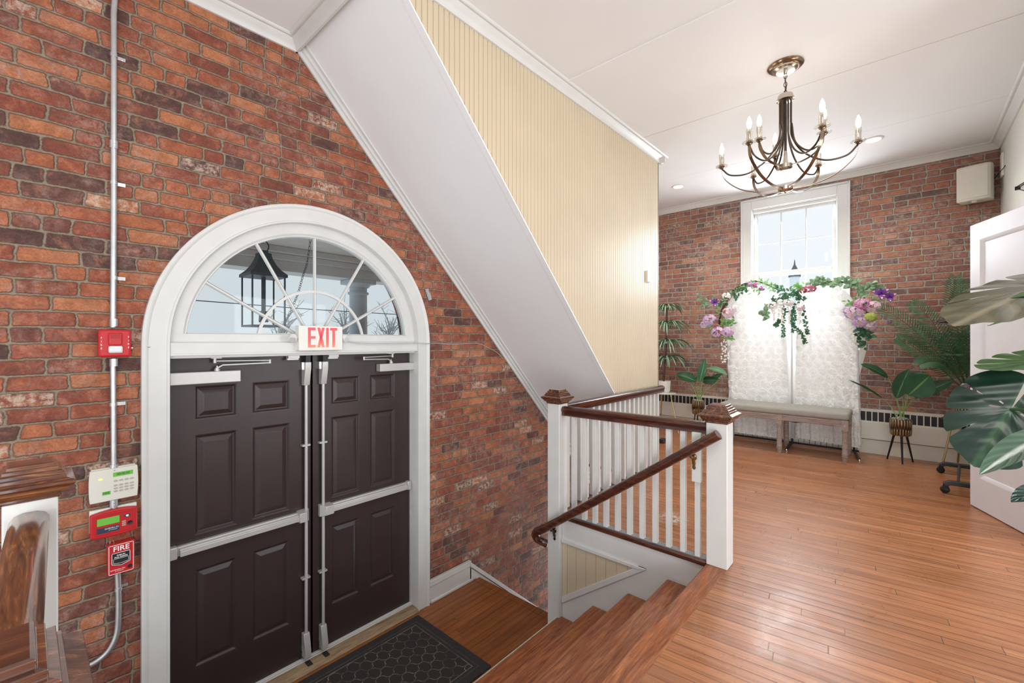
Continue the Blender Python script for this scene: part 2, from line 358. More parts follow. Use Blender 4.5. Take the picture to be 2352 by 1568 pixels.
def pot_mat(name, a, b, sc_):
    n = N(name); s = n.sep(n.uv())
    r = n.m_('FLOOR', n.m_('MULTIPLY', s[1], sc_)); fr = n.m_('FRACT', n.m_('MULTIPLY', s[1], sc_))
    x = n.m_('ADD', n.m_('MULTIPLY', s[0], sc_ * 3.2), n.m_('MULTIPLY', n.m_('MODULO', r, 2), .5)); fx = n.m_('FRACT', x)
    d = n.m_('SQRT', n.m_('ADD', n.m_('POWER', n.m_('SUBTRACT', fx, .5), 2), n.m_('POWER', n.m_('SUBTRACT', fr, .5), 2)))
    h = n.rng(d, .52, .2, smooth=True)
    n.bsdf(n.mix(h, a, b), .28, .85, n.bump(h, 1., .01)); return n.done()
M['pot'] = pot_mat('hammered_bronze_pot', (.13, .09, .045), (.50, .40, .25), 7)
M['pot_gold'] = pot_mat('woven_gold_pot', (.20, .13, .05), (.72, .60, .38), 10)

def mat_rug():
    n = N('trellis_doormat'); s = n.sep(n.pos())
    wv = n.sep(n.noise(n.pos(), 25, 2, col=True))
    x = n.m_('DIVIDE', n.m_('ADD', s[0], n.m_('MULTIPLY', wv[0], .01)), .135); y = n.m_('DIVIDE', n.m_('ADD', s[1], n.m_('MULTIPLY', wv[1], .01)), .105)
    a = n.m_('ADD', x, y); b = n.m_('SUBTRACT', x, y)
    a = n.m_('ADD', a, n.m_('MULTIPLY', n.m_('SINE', n.m_('MULTIPLY', b, 2 * PI)), .09)); b2 = n.m_('ADD', b, n.m_('MULTIPLY', n.m_('SINE', n.m_('MULTIPLY', a, 2 * PI)), .09))
    da = n.m_('ABSOLUTE', n.m_('SUBTRACT', n.m_('FRACT', a), .5)); db = n.m_('ABSOLUTE', n.m_('SUBTRACT', n.m_('FRACT', b2), .5))
    d = n.m_('MINIMUM', da, db)
    line = n.rng(d, .035, .018); wear = n.rng(n.noise(n.pos(), 9, 4, .7), .35, .65, .1, .7)
    ix = n.m_('MINIMUM', n.m_('SUBTRACT', s[0], .49), n.m_('SUBTRACT', 2.205, s[0])); iy = n.m_('MINIMUM', n.m_('SUBTRACT', s[1], 2.175), n.m_('SUBTRACT', 3.035, s[1]))
    ins = n.m_('MINIMUM', ix, iy)
    inside = n.m_('GREATER_THAN', ins, .095)
    edge = n.rng(n.m_('ABSOLUTE', n.m_('SUBTRACT', ins, .095)), .004, .002); edge2 = n.rng(n.m_('ABSOLUTE', n.m_('SUBTRACT', ins, .065)), .003, .001)
    m = n.m_('MAXIMUM', n.m_('MULTIPLY', line, inside), n.m_('MAXIMUM', edge, n.m_('MULTIPLY', edge2, .5)))
    base = n.ramp(n.noise(n.pos(), 160, 3), [(.3, (.018, .018, .019)), (.7, (.040, .039, .038))])
    base = n.mix(inside, base, n.mix(.5, base, (.026, .019, .015)))
    n.bsdf(n.mix(n.m_('MULTIPLY', m, wear), base, (.40, .31, .23)), .9, 0, n.bump(n.noise(n.pos(), 300, 2), .5, .003)); return n.done()
M['rug'] = mat_rug()
def column_wood_knob(): return simple('brown_porcelain_knob', (.10, .075, .075), .15)
M['knob'] = column_wood_knob()

# ------------------------------------------------------------------ mesh helpers
class MB:
    def __init__(s): s.v = []; s.f = []; s.uv = []; s.mi = []; s.cur = 0
    def add(s, verts, faces, uvs=None):
        b = len(s.v); s.v += [tuple(q) for q in verts]
        for k, fc in enumerate(faces):
            s.f.append([b + i for i in fc]); s.mi.append(s.cur)
            s.uv.append([uvs[i] for i in fc] if uvs else [(0, 0)] * len(fc))
    def box(s, x0, x1, y0, y1, z0, z1):
        s.add([(x0, y0, z0), (x1, y0, z0), (x1, y1, z0), (x0, y1, z0), (x0, y0, z1), (x1, y0, z1), (x1, y1, z1), (x0, y1, z1)],
              [(0, 3, 2, 1), (4, 5, 6, 7), (0, 1, 5, 4), (1, 2, 6, 5), (2, 3, 7, 6), (3, 0, 4, 7)]); return s
    def obox(s, c, ax, ay, az):
        c, ax, ay, az = map(Vector, (c, ax, ay, az)); vs = []
        for k in (-1, 1):
            for i, j in ((-1, -1), (1, -1), (1, 1), (-1, 1)): vs.append(c + ax * i + ay * j + az * k)
        s.add(vs, [(0, 3, 2, 1), (4, 5, 6, 7), (0, 1, 5, 4), (1, 2, 6, 5), (2, 3, 7, 6), (3, 0, 4, 7)]); return s
    def prism(s, poly, f3, a, b):
        """poly of 2D points; f3(u,w,d) -> 3D"""
        n = len(poly); vs = [f3(u, w, a) for u, w in poly] + [f3(u, w, b) for u, w in poly]
        s.add(vs, [list(range(n))[::-1], [n + i for i in range(n)]] + [(i, (i + 1) % n, n + (i + 1) % n, n + i) for i in range(n)]); return s
    def tube(s, path, r, n=8, closed=False, caps=True, flat=None, fixed=None):
        path = [Vector(p) for p in path]; m = len(path)
        rs = r if hasattr(r, '__len__') else [r] * m
        tang = []
        for i in range(m):
            a = path[(i - 1) % m] if (i > 0 or closed) else path[i]; b = path[(i + 1) % m] if (i < m - 1 or closed) else path[i]
            t = (b - a); tang.append(t.normalized() if t.length > 1e-9 else Vector((0, 0, 1)))
        up = Vector(fixed) if fixed else (Vector((0, 0, 1)) if abs(tang[0].z) < .9 else Vector((1, 0, 0)))
        vs = []; nrm = (up - tang[0] * up.dot(tang[0])).normalized()
        for i in range(m):
            nn = (up if fixed else nrm); nn = (nn - tang[i] * nn.dot(tang[i]))
            if nn.length > 1e-6: nrm = nn.normalized()
            bi = tang[i].cross(nrm)
            for k in range(n):
                a = 2 * PI * k / n + (PI / 4 if n == 4 else 0)
                fx, fy = (1, 1) if flat is None else flat
                vs.append(path[i] + nrm * (math.cos(a) * rs[i] * fx) + bi * (math.sin(a) * rs[i] * fy))
        fc = []; R = m if closed else m - 1
        for i in range(R):
            for k in range(n):
                a, b = i * n + k, i * n + (k + 1) % n; c, d = ((i + 1) % m) * n + (k + 1) % n, ((i + 1) % m) * n + k
                fc.append((a, b, c, d))
        if caps and not closed: fc += [list(range(n))[::-1], [(m - 1) * n + k for k in range(n)]]
        s.add(vs, fc); return s
    def cyl(s, p, q, r, r2=None, n=16): return s.tube([p, q], [r, r if r2 is None else r2], n)
    def lathe(s, c, prof, n=24, axis='Z', sq=False):
        c = Vector(c); m = len(prof); vs = []; uvs = []
        for j, (r, z) in enumerate(prof):
            for k in range(n + 1):
                a = 2 * PI * k / n + (PI / 4 if n == 4 else 0); rr = r * (math.sqrt(2) if n == 4 else 1)
                x, y = math.cos(a) * rr, math.sin(a) * rr
                p = (x, y, z) if axis == 'Z' else ((z, x, y) if axis == 'X' else (x, z, y))
                vs.append(c + Vector(p)); uvs.append((k / n, j / max(1, m - 1)))
        fc = []
        for j in range(m - 1):
            for k in range(n):
                a = j * (n + 1) + k; fc.append((a, a + 1, a + n + 2, a + n + 1))
        if prof[0][0] > 1e-5: fc.append([k for k in range(n)][::-1])
        if prof[-1][0] > 1e-5: fc.append([(m - 1) * (n + 1) + k for k in range(n)])
        s.add(vs, fc, uvs); return s
    def sphere(s, c, r, n=12, sq=(1, 1, 1)):
        c = Vector(c); m = n // 2; vs = []
        for j in range(m + 1):
            t = PI * j / m
            for k in range(n): a = 2 * PI * k / n; vs.append(c + Vector((math.sin(t) * math.cos(a) * r * sq[0], math.sin(t) * math.sin(a) * r * sq[1], math.cos(t) * r * sq[2])))
        fc = []
        for j in range(m):
            for k in range(n): fc.append((j * n + k, j * n + (k + 1) % n, (j + 1) * n + (k + 1) % n, (j + 1) * n + k))
        s.add(vs, fc); return s
    def sweep(s, p, q, prof, side, up):
        """straight extrusion of profile (a along side, b along up) from p to q"""
        p, q, side, up = map(Vector, (p, q, side, up)); n = len(prof)
        vs = [p + side * a + up * b for a, b in prof] + [q + side * a + up * b for a, b in prof]
        s.add(vs, [(i, (i + 1) % n, n + (i + 1) % n, n + i) for i in range(n)] + [list(range(n))[::-1], [n + i for i in range(n)]]); return s
    def grid(s, P, nu, nv, skip=None):
        vs = []; uvs = []
        for i in range(nu + 1):
            for j in range(nv + 1): vs.append(P(i / nu, j / nv)); uvs.append((i / nu, j / nv))
        fc = [(i * (nv + 1) + j, (i + 1) * (nv + 1) + j, (i + 1) * (nv + 1) + j + 1, i * (nv + 1) + j + 1) for i in range(nu) for j in range(nv) if not (skip and skip((i + .5) / nu, (j + .5) / nv))]
        s.add(vs, fc, uvs); return s
    def build(s, name, mat, parent=None, bevel=0, smooth=35, solid=0, sub=0, wn=False):
        me = bpy.data.meshes.new(name); me.from_pydata([tuple(v) for v in s.v], [], s.f)
        ul = me.uv_layers.new(name='UVMap'); k = 0; flat = []
        for u in s.uv:
            for a in u: flat += [a[0], a[1]]
        ul.data.foreach_set('uv', flat)
        mats = mat if isinstance(mat, (list, tuple)) else [mat]
        for m_ in mats: me.materials.append(m_)
        if len(mats) > 1: me.polygons.foreach_set('material_index', s.mi)
        me.update()
        if smooth:
            me.polygons.foreach_set('use_smooth', [True] * len(me.polygons)); me.set_sharp_from_angle(angle=math.radians(smooth))
        o = bpy.data.objects.new(name, me); COL.objects.link(o)
        if bevel:
            b = o.modifiers.new('bevel', 'BEVEL'); b.width = bevel; b.segments = 2; b.limit_method = 'ANGLE'; b.angle_limit = math.radians(40)
        if solid: b = o.modifiers.new('solid', 'SOLIDIFY'); b.thickness = solid; b.offset = 0
        if sub: b = o.modifiers.new('sub', 'SUBSURF'); b.levels = sub; b.render_levels = sub
        if parent is not None: adopt(o, parent)
        return o
def adopt(o, parent):
    o.parent = parent
    m = parent.matrix_basis.copy(); p = parent.parent
    if p is not None: m = (p.matrix_basis if p.parent is None else Matrix()) @ parent.matrix_parent_inverse @ m
    o.matrix_parent_inverse = m.inverted()
def thing(name, label, cat, loc=(0, 0, 0), group=None, kind=None):
    o = bpy.data.objects.new(name, None); COL.objects.link(o); o.location = loc; o.empty_display_size = .1
    return tag(o, label, cat, group, kind)
def tag(o, label=None, cat=None, group=None, kind=None):
    if label: o['label'] = label
    if cat: o['category'] = cat
    if group: o['group'] = group
    if kind: o['kind'] = kind
    return o
def struct(o): o['kind'] = 'structure'; return o
def dup(o, parent=None):
    c = o.copy(); COL.objects.link(c)
    if parent is not None: c.parent = parent
    for ch in list(o.children): dup(ch, c)
    return c
def text(name, body, size, mat, parent, origin, right, up, ext=.0006, sx=1.0, align='CENTER', bold=0.0):
    cu = bpy.data.curves.new(name, 'FONT'); cu.body = body; cu.size = size; cu.extrude = ext; cu.align_x = align; cu.align_y = 'CENTER'; cu.offset = bold
    o = bpy.data.objects.new(name, cu); COL.objects.link(o)
    dg = bpy.context.evaluated_depsgraph_get(); me = bpy.data.meshes.new_from_object(o.evaluated_get(dg))
    bpy.data.objects.remove(o); bpy.data.curves.remove(cu)
    r = Vector(right).normalized(); u = Vector(up).normalized(); nn = r.cross(u)
    mt = Matrix(((r.x * sx, u.x, nn.x, origin[0]), (r.y * sx, u.y, nn.y, origin[1]), (r.z * sx, u.z, nn.z, origin[2]), (0, 0, 0, 1)))
    me.transform(mt); me.materials.clear(); me.materials.append(mat)
    o = bpy.data.objects.new(name, me); COL.objects.link(o)
    if parent is not None: adopt(o, parent)
    return o
def bez(p, c, q, n=12):
    p, c, q = Vector(p), Vector(c), Vector(q); return [p * (1 - t) ** 2 + c * 2 * t * (1 - t) + q * t * t for t in [i / n for i in range(n + 1)]]
def catmull(pts, n=6):
    pts = [Vector(p) for p in pts]; P = [pts[0]] + pts + [pts[-1]]; out = []
    for i in range(1, len(P) - 2):
        for k in range(n):
            t = k / n; a, b, c, d = P[i - 1], P[i], P[i + 1], P[i + 2]
            out.append(.5 * ((2 * b) + (c - a) * t + (2 * a - 5 * b + 4 * c - d) * t * t + (3 * b - a - 3 * c + d) * t ** 3))
    out.append(pts[-1]); return out

# ================================================================== SETTING
XF, YW, YB, YR, ZC = 6.73, 3.12, 2.05, -.735, 3.38      # back wall, side brick wall, beadboard wall, right wall, ceiling
LZ = -.975                                            # landing level
ACX, ACZ, RO, RI = 1.397, 1.303, .97, .845            # arch centre, outer casing radius, opening radius
def arc_pts(r, n=48, a0=PI, a1=0): return [(ACX + r * math.cos(a0 + (a1 - a0) * i / n), ACZ + r * math.sin(a0 + (a1 - a0) * i / n)) for i in range(n + 1)]

def wall_with_arch():
    b = MB(); top = ZC; bot = -2.7; x0, x1 = -1.6, 6.9; th = .32; ri = .90
    for y, flip in ((YW, False), (YW + th, True)):
        def q(a):
            vs = [(x, y, z) for x, z in a]; b.add(vs, [list(range(len(vs))) if not flip else list(range(len(vs)))[::-1]])
        q([(x0, bot), (ACX - ri, bot), (ACX - ri, top), (x0, top)])
        q([(ACX + ri, bot), (x1, bot), (x1, top), (ACX + ri, top)])
        q([(ACX - ri, bot), (ACX + ri, bot), (ACX + ri, LZ), (ACX - ri, LZ)])
        ap = arc_pts(ri, 40)
        for i in range(40): q([ap[i], ap[i + 1], (ap[i + 1][0], top), (ap[i][0], top)])
    rv = [(ACX - ri, LZ)] + arc_pts(ri, 40) + [(ACX + ri, LZ)]
    for i in range(len(rv) - 1): b.add([(rv[i][0], YW, rv[i][1]), (rv[i + 1][0], YW, rv[i + 1][1]), (rv[i + 1][0], YW + th, rv[i + 1][1]), (rv[i][0], YW + th, rv[i][1])], [(0, 1, 2, 3)])
    return struct(b.build('wall_left', M['brick_a'], smooth=0))
wall_with_arch()
# back brick wall with the window opening
WY0, WY1, WZ0, WZ1 = .60, 1.60, .75, 3.16
b = MB()
for y0, y1, z0, z1 in ((YR - .3, WY0, -.05, ZC), (WY1, YW, -.05, ZC), (WY0, WY1, -.05, WZ0), (WY0, WY1, WZ1, ZC)): b.box(XF, XF + .3, y0, y1, z0, z1)
struct(b.build('wall_back', M['brick_b'], smooth=0))
b = MB().box(4.35, XF, YR - .12, YR, 0, ZC).box(3.42, 4.35, YR - .12, YR, 2.30, ZC)
struct(b.build('wall_right', M['wallpaint'], smooth=0))

# ceiling with its seams
b = MB().box(-1.6, XF + .2, -2.6, YW + .2, ZC, ZC + .12); struct(b.build('ceiling', M['ceiling'], smooth=0))
b = MB().box(2.862, 2.888, -2.6, YB - .06, ZC - .006, ZC + .001); struct(b.build('trim_1', M['ceiling']))
seam = simple('ceiling_seam', (.62, .53, .42), .7)
for nm, x in (('trim_2', 4.18), ('trim_3', 5.508)):
    struct(MB().box(x - .0025, x + .0025, YR, 2.9 if x > 4.8 else YB - .06, ZC - .0012, ZC + .001).build(nm, seam if x < 5 else M['ceiling']))

# floors
XS, YN = 2.755, .885      # stair side plane, top nosing
b = MB(); b.box(-1.6, XS + .01, -2.6, YN - .115, -.25, 0); b.box(XS + .01, XF, -2.6, 2.06, -.25, 0); b.box(4.74, XF, 2.06, YW, -.25, 0); b.box(-1.6, -.06, YN - .115, 2.0, -.25, 0)
b.box(-.06, .06, YN - .115, 2.0, -.25, -.02)
struct(b.build('floor', M['floor'], smooth=0))
b = MB().box(-1.6, 2.93, 2.06, YW + .02, LZ - .2, LZ); struct(b.build('floor_landing', M['landing'], smooth=0))

# beadboard wall: every bead board is cut by the slope of the stair soffit
def zs(x): return 3.375 - 1.035 * (x - 1.27)
XC = 4.742
b = MB(); g = .0408; x = 1.27
b.cur = 0
while x < XC - .001:
    xa, xb = x + .0022, min(x + g - .0022, XC)
    def P(u, w_, d): return (u, YB - .0 + d, w_)
    za, zb = max(zs(xa), -.02), max(zs(xb), -.02)
    b.add([(xa + .002, YB, za), (xb - .002, YB, zb), (xb - .002, YB, ZC), (xa + .002, YB, ZC), (xa, YB + .004, za), (xb, YB + .004, zb), (xb, YB + .004, ZC), (xa, YB + .004, ZC)],
          [(0, 1, 2, 3), (4, 0, 3, 7), (1, 5, 6, 2)])
    x += g
b.cur = 1
b.prism([(1.25, zs(1.25)), (4.53, 0), (XC, 0), (XC, ZC), (1.25, ZC)], lambda u, w_, d: (u, d, w_), YB + .004, YB + .03)
b.cur = 0
b.box(XC - .02, XC, YB, YW, 0, ZC)
struct(b.build('wall_stair', [M['cream'], M['groove']], smooth=0))
# sloping soffit under the upper flight
def slope_prism(x0, x1, dz0, dz1): return [(x0, zs(x0) + dz0), (x1, zs(x1) + dz0), (x1, zs(x1) + dz1), (x0, zs(x0) + dz1)]
b = MB().prism(slope_prism(1.23, 6.7, 0, .14), lambda u, w_, d: (u, d, w_), YB + .031, YW)
b.prism(slope_prism(1.24, 4.5, -.004, .010), lambda u, w_, d: (u, d, w_), YB - .006, YB + .04)
struct(b.build('ceiling_soffit', M['soffit'], smooth=0))
# moulding between soffit and brick
b = MB()
b.prism(slope_prism(1.24, 6.6, -.075, .01), lambda u, w_, d: (u, d, w_), YW - .022, YW)
b.prism(slope_prism(1.24, 6.6, -.040, .01), lambda u, w_, d: (u, d, w_), YW - .045, YW - .02)
b.prism(slope_prism(1.24, 6.6, -.014, .01), lambda u, w_, d: (u, d, w_), YW - .075, YW - .04)
struct(b.build('trim_4', M['trim'], bevel=.004))
# crown mouldings
CP = [(0, 0), (0, -.07), (.014, -.07), (.018, -.058), (.034, -.036), (.052, -.022), (.058, -.012), (.072, -.012), (.074, 0)]
CP2 = [(.060, 0), (.060, -.012), (.072, -.016), (.080, -.012), (.086, 0)]
def crown(name, p, q, side):
    b = MB(); b.sweep(p, q, CP, side, (0, 0, 1)); b.sweep(p, q, CP2, side, (0, 0, 1)); return struct(b.build(name, M['trim'], smooth=50))
crown('trim_5', (-1.6, YW, ZC), (1.27, YW, ZC), (0, -1, 0))
crown('trim_6', (1.27, YB, ZC), (XC + .07, YB, ZC), (0, -1, 0))
crown('trim_7', (XF, YR, ZC), (XF, YW, ZC), (-1, 0, 0))
crown('trim_8', (3.42, YR, ZC), (XF, YR, ZC), (0, 1, 0))
crown('trim_9', (XC, YB - .07, ZC), (XC, YW, ZC), (1, 0, 0))
crown('trim_10', (1.262, YB, ZC), (1.262, YW, ZC), (-1, 0, 0))

# base and skirt boards along the landing and the lower flight
def skirt_profile(h): return [(0, 0), (.022, 0), (.022, h - .055), (.028, h - .05), (.028, h - .02), (.018, h), (0, h)]
b = MB(); y = YW
b.box(2.372, 2.87, y - .022, y, LZ, LZ + .15); b.box(2.372, 2.86, y - .032, y, LZ + .15, LZ + .20); b.box(2.385, 2.885, y - .034, y, LZ, LZ + .022)
struct(b.build('baseboard_landing', M['trim'], bevel=.004))
sl = .875
def zk(x): return LZ + .2 - sl * (x - 2.845)
b = MB()
b.prism([(2.84, zk(2.845)), (4.6, zk(4.6)), (4.6, zk(4.6) - .05), (2.855, zk(2.855) - .05)], lambda u, w_, d: (u, d, w_), y - .034, y)
b.prism([(2.85, zk(2.85) - .055), (4.6, zk(4.6) - .055), (4.6, zk(4.6) - .21), (2.885, LZ + .0), (2.85, LZ + .0)], lambda u, w_, d: (u, d, w_), y - .022, y)
struct(b.build('baseboard_stair', M['trim'], bevel=.003))
b = MB().box(-1.6, .425, YW - .022, YW, LZ, LZ + .2); struct(b.build('baseboard_left', M['trim'], bevel=.004))
b = MB().box(4.36, XF, YR, YR + .018, 0, .18); struct(b.build('baseboard_right', M['trim'], bevel=.004))

# lower flight going down under the soffit
t = thing('lower_staircase', 'dark wooden stair flight going down under the sloping white ceiling', 'staircase', (2.93, 2.6, LZ))
for k in range(1, 8):
    xx = 2.93 + .235 * (k - 1); z = LZ - .205 * k
    MB().box(xx, xx + .26, 2.07, YW - .035, z - .035, z).build('tread', M['landing'], t, bevel=.004)
    MB().box(xx + .0, xx + .018, 2.07, YW - .035, z, z + .17).build('riser', M['landing'], t)
b = MB().box(2.895, 2.965, 2.065, YW - .035, LZ - .0, LZ + .003).build('nosing', M['landing'], t, bevel=.001)
# panelled face under the well edge (below the railing along the wall)
b = MB().box(2.86, 4.6, 2.045, 2.064, -2.7, -.03); struct(b.build('wall_well', M['soffit'], smooth=0))

# ------------------------------------------------------------------ main staircase: 4 treads and the top nosing
t = thing('staircase', 'short flight of reddish wooden steps down to the entrance landing', 'staircase', (1.4, YN, 0))
noses = [(YN, 0), (1.135, -.195), (1.41, -.39), (1.685, -.585), (1.975, -.78)]
for i, (yn, z) in enumerate(noses):
    y0 = yn - .31 if i else yn - .12
    o = MB().box(.07, XS + (.012 if i == 0 else 0), y0, yn, z - .03, z).build('tread' if i else 'top_nosing', M['tread'], t, bevel=.008)
    if i < 4: MB().box(.07, XS, yn - .035, yn - .02, z - .19, z - .03).build('riser', M['tread'], t)
MB().box(.07, XS - .03, 1.9755, 1.983, -.808, -.779).build('worn_edge', M['creamstrip'], t)['label'] = 'worn cream edge of the lowest step'
MB().box(.07, XS, 1.95, 1.965, LZ, -.81).build('riser', M['tread'], t)
# stringer side: fascia, panel, sloped skirt
YZ = lambda u, w_, d: (d, u, w_)
b = MB().box(XS, XS + .03, YN - .1, 1.955, -.185, -.035).build('fascia_board', M['trim'], t)
def zt(y_): return -.205 - .69 * (y_ - 1.30)
MB().prism([(YN - .1, -.18), (1.30, -.18), (1.955, zt(1.955)), (1.955, -1.0), (YN - .1, -.6)], YZ, XS + .001, XS + .028).build('skirt_board', M['trim'], t)
b = MB().prism([(1.27, -.18), (1.33, -.180), (1.955, zt(1.955) + .028), (1.955, zt(1.955) - .022)], YZ, XS - .012, XS + .01); b.build('panel_moulding', M['trim'], t, bevel=.004)
MB().prism([(1.27, -.180), (1.955, -.180), (1.955, -.212), (1.33, -.205)], YZ, XS - .014, XS + .01).build('panel_moulding', M['trim'], t, bevel=.005)
b = MB(); yy = 1.33
while yy < 1.955:
    y1 = min(yy + .083, 1.956); b.prism([(yy + .0012, -.19), (y1 - .0012, -.19), (y1 - .0012, zt(y1) - .02), (yy + .0012, zt(yy) - .02)], YZ, XS + .010 - .012, XS + .02); yy += .083
b.v = [(x_ + .004, y_, z_) for x_, y_, z_ in b.v]
b.build('beadboard_panel', M['cream'], t)
# the fascia is cut behind the panel: keep the panel in front of the skirt board

# ------------------------------------------------------------------ newel posts, balustrades, handrails
def cap_mesh(b, cx, cy, z, s=1.0):
    b.lathe((cx, cy, z), [(.060 * s, -.004), (.066 * s, .002), (.066 * s, .008), (.070 * s, .013), (.078 * s, .018), (.084 * s, .026), (.086 * s, .032), (.094 * s, .036), (.097 * s, .042), (.097 * s, .050),
                          (.076 * s, .059), (.076 * s, .068), (.070 * s, .070), (.070 * s, .080), (.060 * s, .083), (.060 * s, .093), (.051 * s, .095), (.051 * s, .104), (.046 * s, .106), (0, .1065)], 4)
def newel(cx, cy, w_, z0, label, zcap=.846):
    t = thing('newel_post', label, 'newel post', (cx, cy, z0))
    MB().box(cx - w_ / 2, cx + w_ / 2, cy - w_ / 2, cy + w_ / 2, z0, zcap).build('post', M['trim'], t, bevel=.004)
    b = MB(); cap_mesh(b, cx, cy, zcap, w_ / .118); b.build('newel_cap', M['cap'], t, smooth=0, bevel=.0012)
    return t
newel(2.775, .824, .118, 0, 'white newel post with dark wood cap at the top of the steps')
newel(2.775, 2.013, .112, LZ, 'tall white newel post rising from the landing at the foot of the steps')
newel(.014, 2.03, .116, LZ, 'white newel post with dark cap against the brick at the left edge')
newel(-.043, .795, .122, 0, 'newel post whose glossy cap fills the bottom left corner', .860)
RAILP = [(-.031, -.035), (-.024, -.040), (.024, -.040), (.031, -.035), (.027, -.012), (.034, .0), (.034, .014), (.026, .026), (.012, .032), (-.012, .032), (-.026, .026), (-.034, .014), (-.034, 0), (-.027, -.012)]
RX = 2.778
t = thing('balustrade', 'white baluster railing with mahogany handrail between the two newel posts by the steps', 'railing', (RX, 1.4, 0))
MB().sweep((RX, .88, .805), (RX, 1.958, .795), RAILP, (1, 0, 0), (0, 0, 1)).build('handrail', M['mahog'], t, smooth=60)
b = MB().box(XS - .018, XS + .055, .885, 1.958, -.034, .002); b.build('bottom_rail', M['mahog'], t, bevel=.01)
MB().box(XS + .003, XS + .05, .885, 1.958, .002, .006).build('grey_fillet', M['greypaint'], t)['label'] = 'grey painted strip under the balusters'
for y in (.950, 1.040, 1.132, 1.223, 1.314, 1.405, 1.496, 1.588, 1.678, 1.768, 1.86):
    MB().box(RX - .017, RX + .017, y - .016, y + .016, .004, .768).build('baluster', M['trim'], t, bevel=.002)
MB().box(RX - .052, RX - .017, .918, .972, .47, .772).build('bracket_block', M['trim'], t, bevel=.003)
# rail along the well, in front of the beadboard wall
t = thing('balustrade', 'white baluster railing in front of the cream boarded wall', 'railing', (3.8, 2.0, 0))
RY = 2.012
MB().sweep((2.83, RY, .80), (XC - .005, RY, .80), RAILP, (0, 1, 0), (0, 0, 1)).build('handrail', M['mahog_x'], t, smooth=60)
MB().box(2.83, XC, RY - .03, RY + .035, -.03, .004).build('bottom_rail', M['mahog_x'], t, bevel=.006)
x = 2.90
while x < 4.70:
    MB().box(x - .016, x + .016, RY - .017, RY + .017, .004, .764).build('baluster', M['trim'], t, bevel=.002); x += .095
# left rail
t = thing('balustrade', 'railing with thick figured wood handrail at the left edge', 'railing', (0, 1.4, 0))
RAILB = [(a * 1.22, c * 1.15) for a, c in RAILP]
MB().sweep((-.030, .86, .775), (.012, 1.972, .775), RAILB, (1, 0, 0), (0, 0, 1)).build('handrail', M['figured'], t, smooth=60)
for k in range(11):
    y = .945 + .092 * k; x = -.048 + .034 * (y - .86)
    MB().box(x - .016, x + .016, y - .016, y + .016, .0, .74).build('baluster', M['trim'], t, bevel=.002)
MB().box(-.075, -.005, .87, 1.97, -.03, .004).build('bottom_rail', M['mahog'], t, bevel=.006)
MB().box(-.06, -.03, .87, 1.97, -.3, -.03).build('fascia_board', M['trim'], t)
# sloped handrail on the right side of the steps
t = thing('sloped_handrail', 'sloping dark wooden handrail beside the steps curling back at its lower end', 'handrail', (2.66, 1.4, .4))
p0, p1 = Vector((2.655, .795, .792)), Vector((2.655, 2.03, -.090))
d = (p1 - p0).normalized(); upv = Vector((1, 0, 0)).cross(d); upv = upv if upv.z > 0 else -upv
ROUND = [(.031 * math.cos(a), .030 * math.sin(a)) for a in [2 * PI * k / 14 for k in range(14)]]
b = MB(); b.sweep(p0, p1, [(a, c) for a, c in ROUND], (1, 0, 0), upv)
b.build('rail', M['mahog'], t, smooth=50)
MB().tube(catmull([p1 - d * .01, (2.655, 2.085, -.125), (2.655, 2.125, -.150), (2.668, 2.150, -.185), (2.695, 2.150, -.225), (2.725, 2.125, -.250), (2.745, 2.085, -.265)], 5), .031, 12).build('rail_return', M['mahog'], t, smooth=60)
def rail_bracket(y, z, mat, parent, wallx):
    b = MB()
    b.lathe((wallx, y, z - .06), [(.0, 0), (.016, -.002), (.014, -.006), (.008, -.010), (0, -.011)], 12, axis='X')
    b.tube(catmull([(wallx - .004, y, z - .115), (wallx - .010, y, z - .085), (wallx - .022, y, z - .055), (2.668, y, z - .045), (2.656, y, z - .026)], 5), [.007] * 3 + [.010] * 8 + [.008] * 10, 8)
    b.sphere((wallx - .006, y, z - .05), .017, 10, (.6, 1, 1)); b.sphere((wallx - .006, y, z - .118), .011, 8, (.6, 1, 1.3))
    b.obox((2.656, y, z - .023), (.010, 0, 0), d * .035, upv * .003)
    return b.build('bracket', mat, parent)
rail_bracket(.955, .792 - .714 * (.955 - .795), M['brass'], t, 2.728)['label'] = 'antique brass bracket'
rail_bracket(1.995, .792 - .714 * (1.995 - .795), M['bronze_dk'], t, 2.716)
#--PART3--
# ================================================================== ENTRANCE DOORWAY
YC, YD, YG = 3.09, 3.205, 3.165          # casing face, door face, fanlight plane
XL, XR = .552, 2.242                     # opening
def arch_sweep(prof, n=56, legs=True, z_end=LZ):
    """prof: closed list of (radius, y); swept up the left leg, over the arch and down the right leg"""
    path = ([(PI, z_end, True)] if legs else []) + [(PI - PI * i / n, None, False) for i in range(n + 1)] + ([(0, z_end, True)] if legs else [])
    vs = []; m = len(prof)
    for a, z, leg in path:
        for r, y in prof:
            vs.append((ACX + r * math.cos(a), y, z) if leg else (ACX + r * math.cos(a), y, ACZ + r * math.sin(a)))
    fc = [(i * m + k, i * m + (k + 1) % m, (i + 1) * m + (k + 1) % m, (i + 1) * m + k) for i in range(len(path) - 1) for k in range(m)]
    fc += [list(range(m))[::-1], [(len(path) - 1) * m + k for k in range(m)]]
    b = MB(); b.add(vs, fc); return b
b = arch_sweep([(.970, YW + .01), (.970, YC - .004), (.962, YC - .010), (.948, YC - .008), (.940, YC), (.862, YC), (.858, YC - .008), (.848, YC - .008), (RI, YC - .002), (RI, YD + .06), (.90, YD + .06), (.90, YW + .01)])
struct(b.build('trim_11', M['trim'], smooth=40))
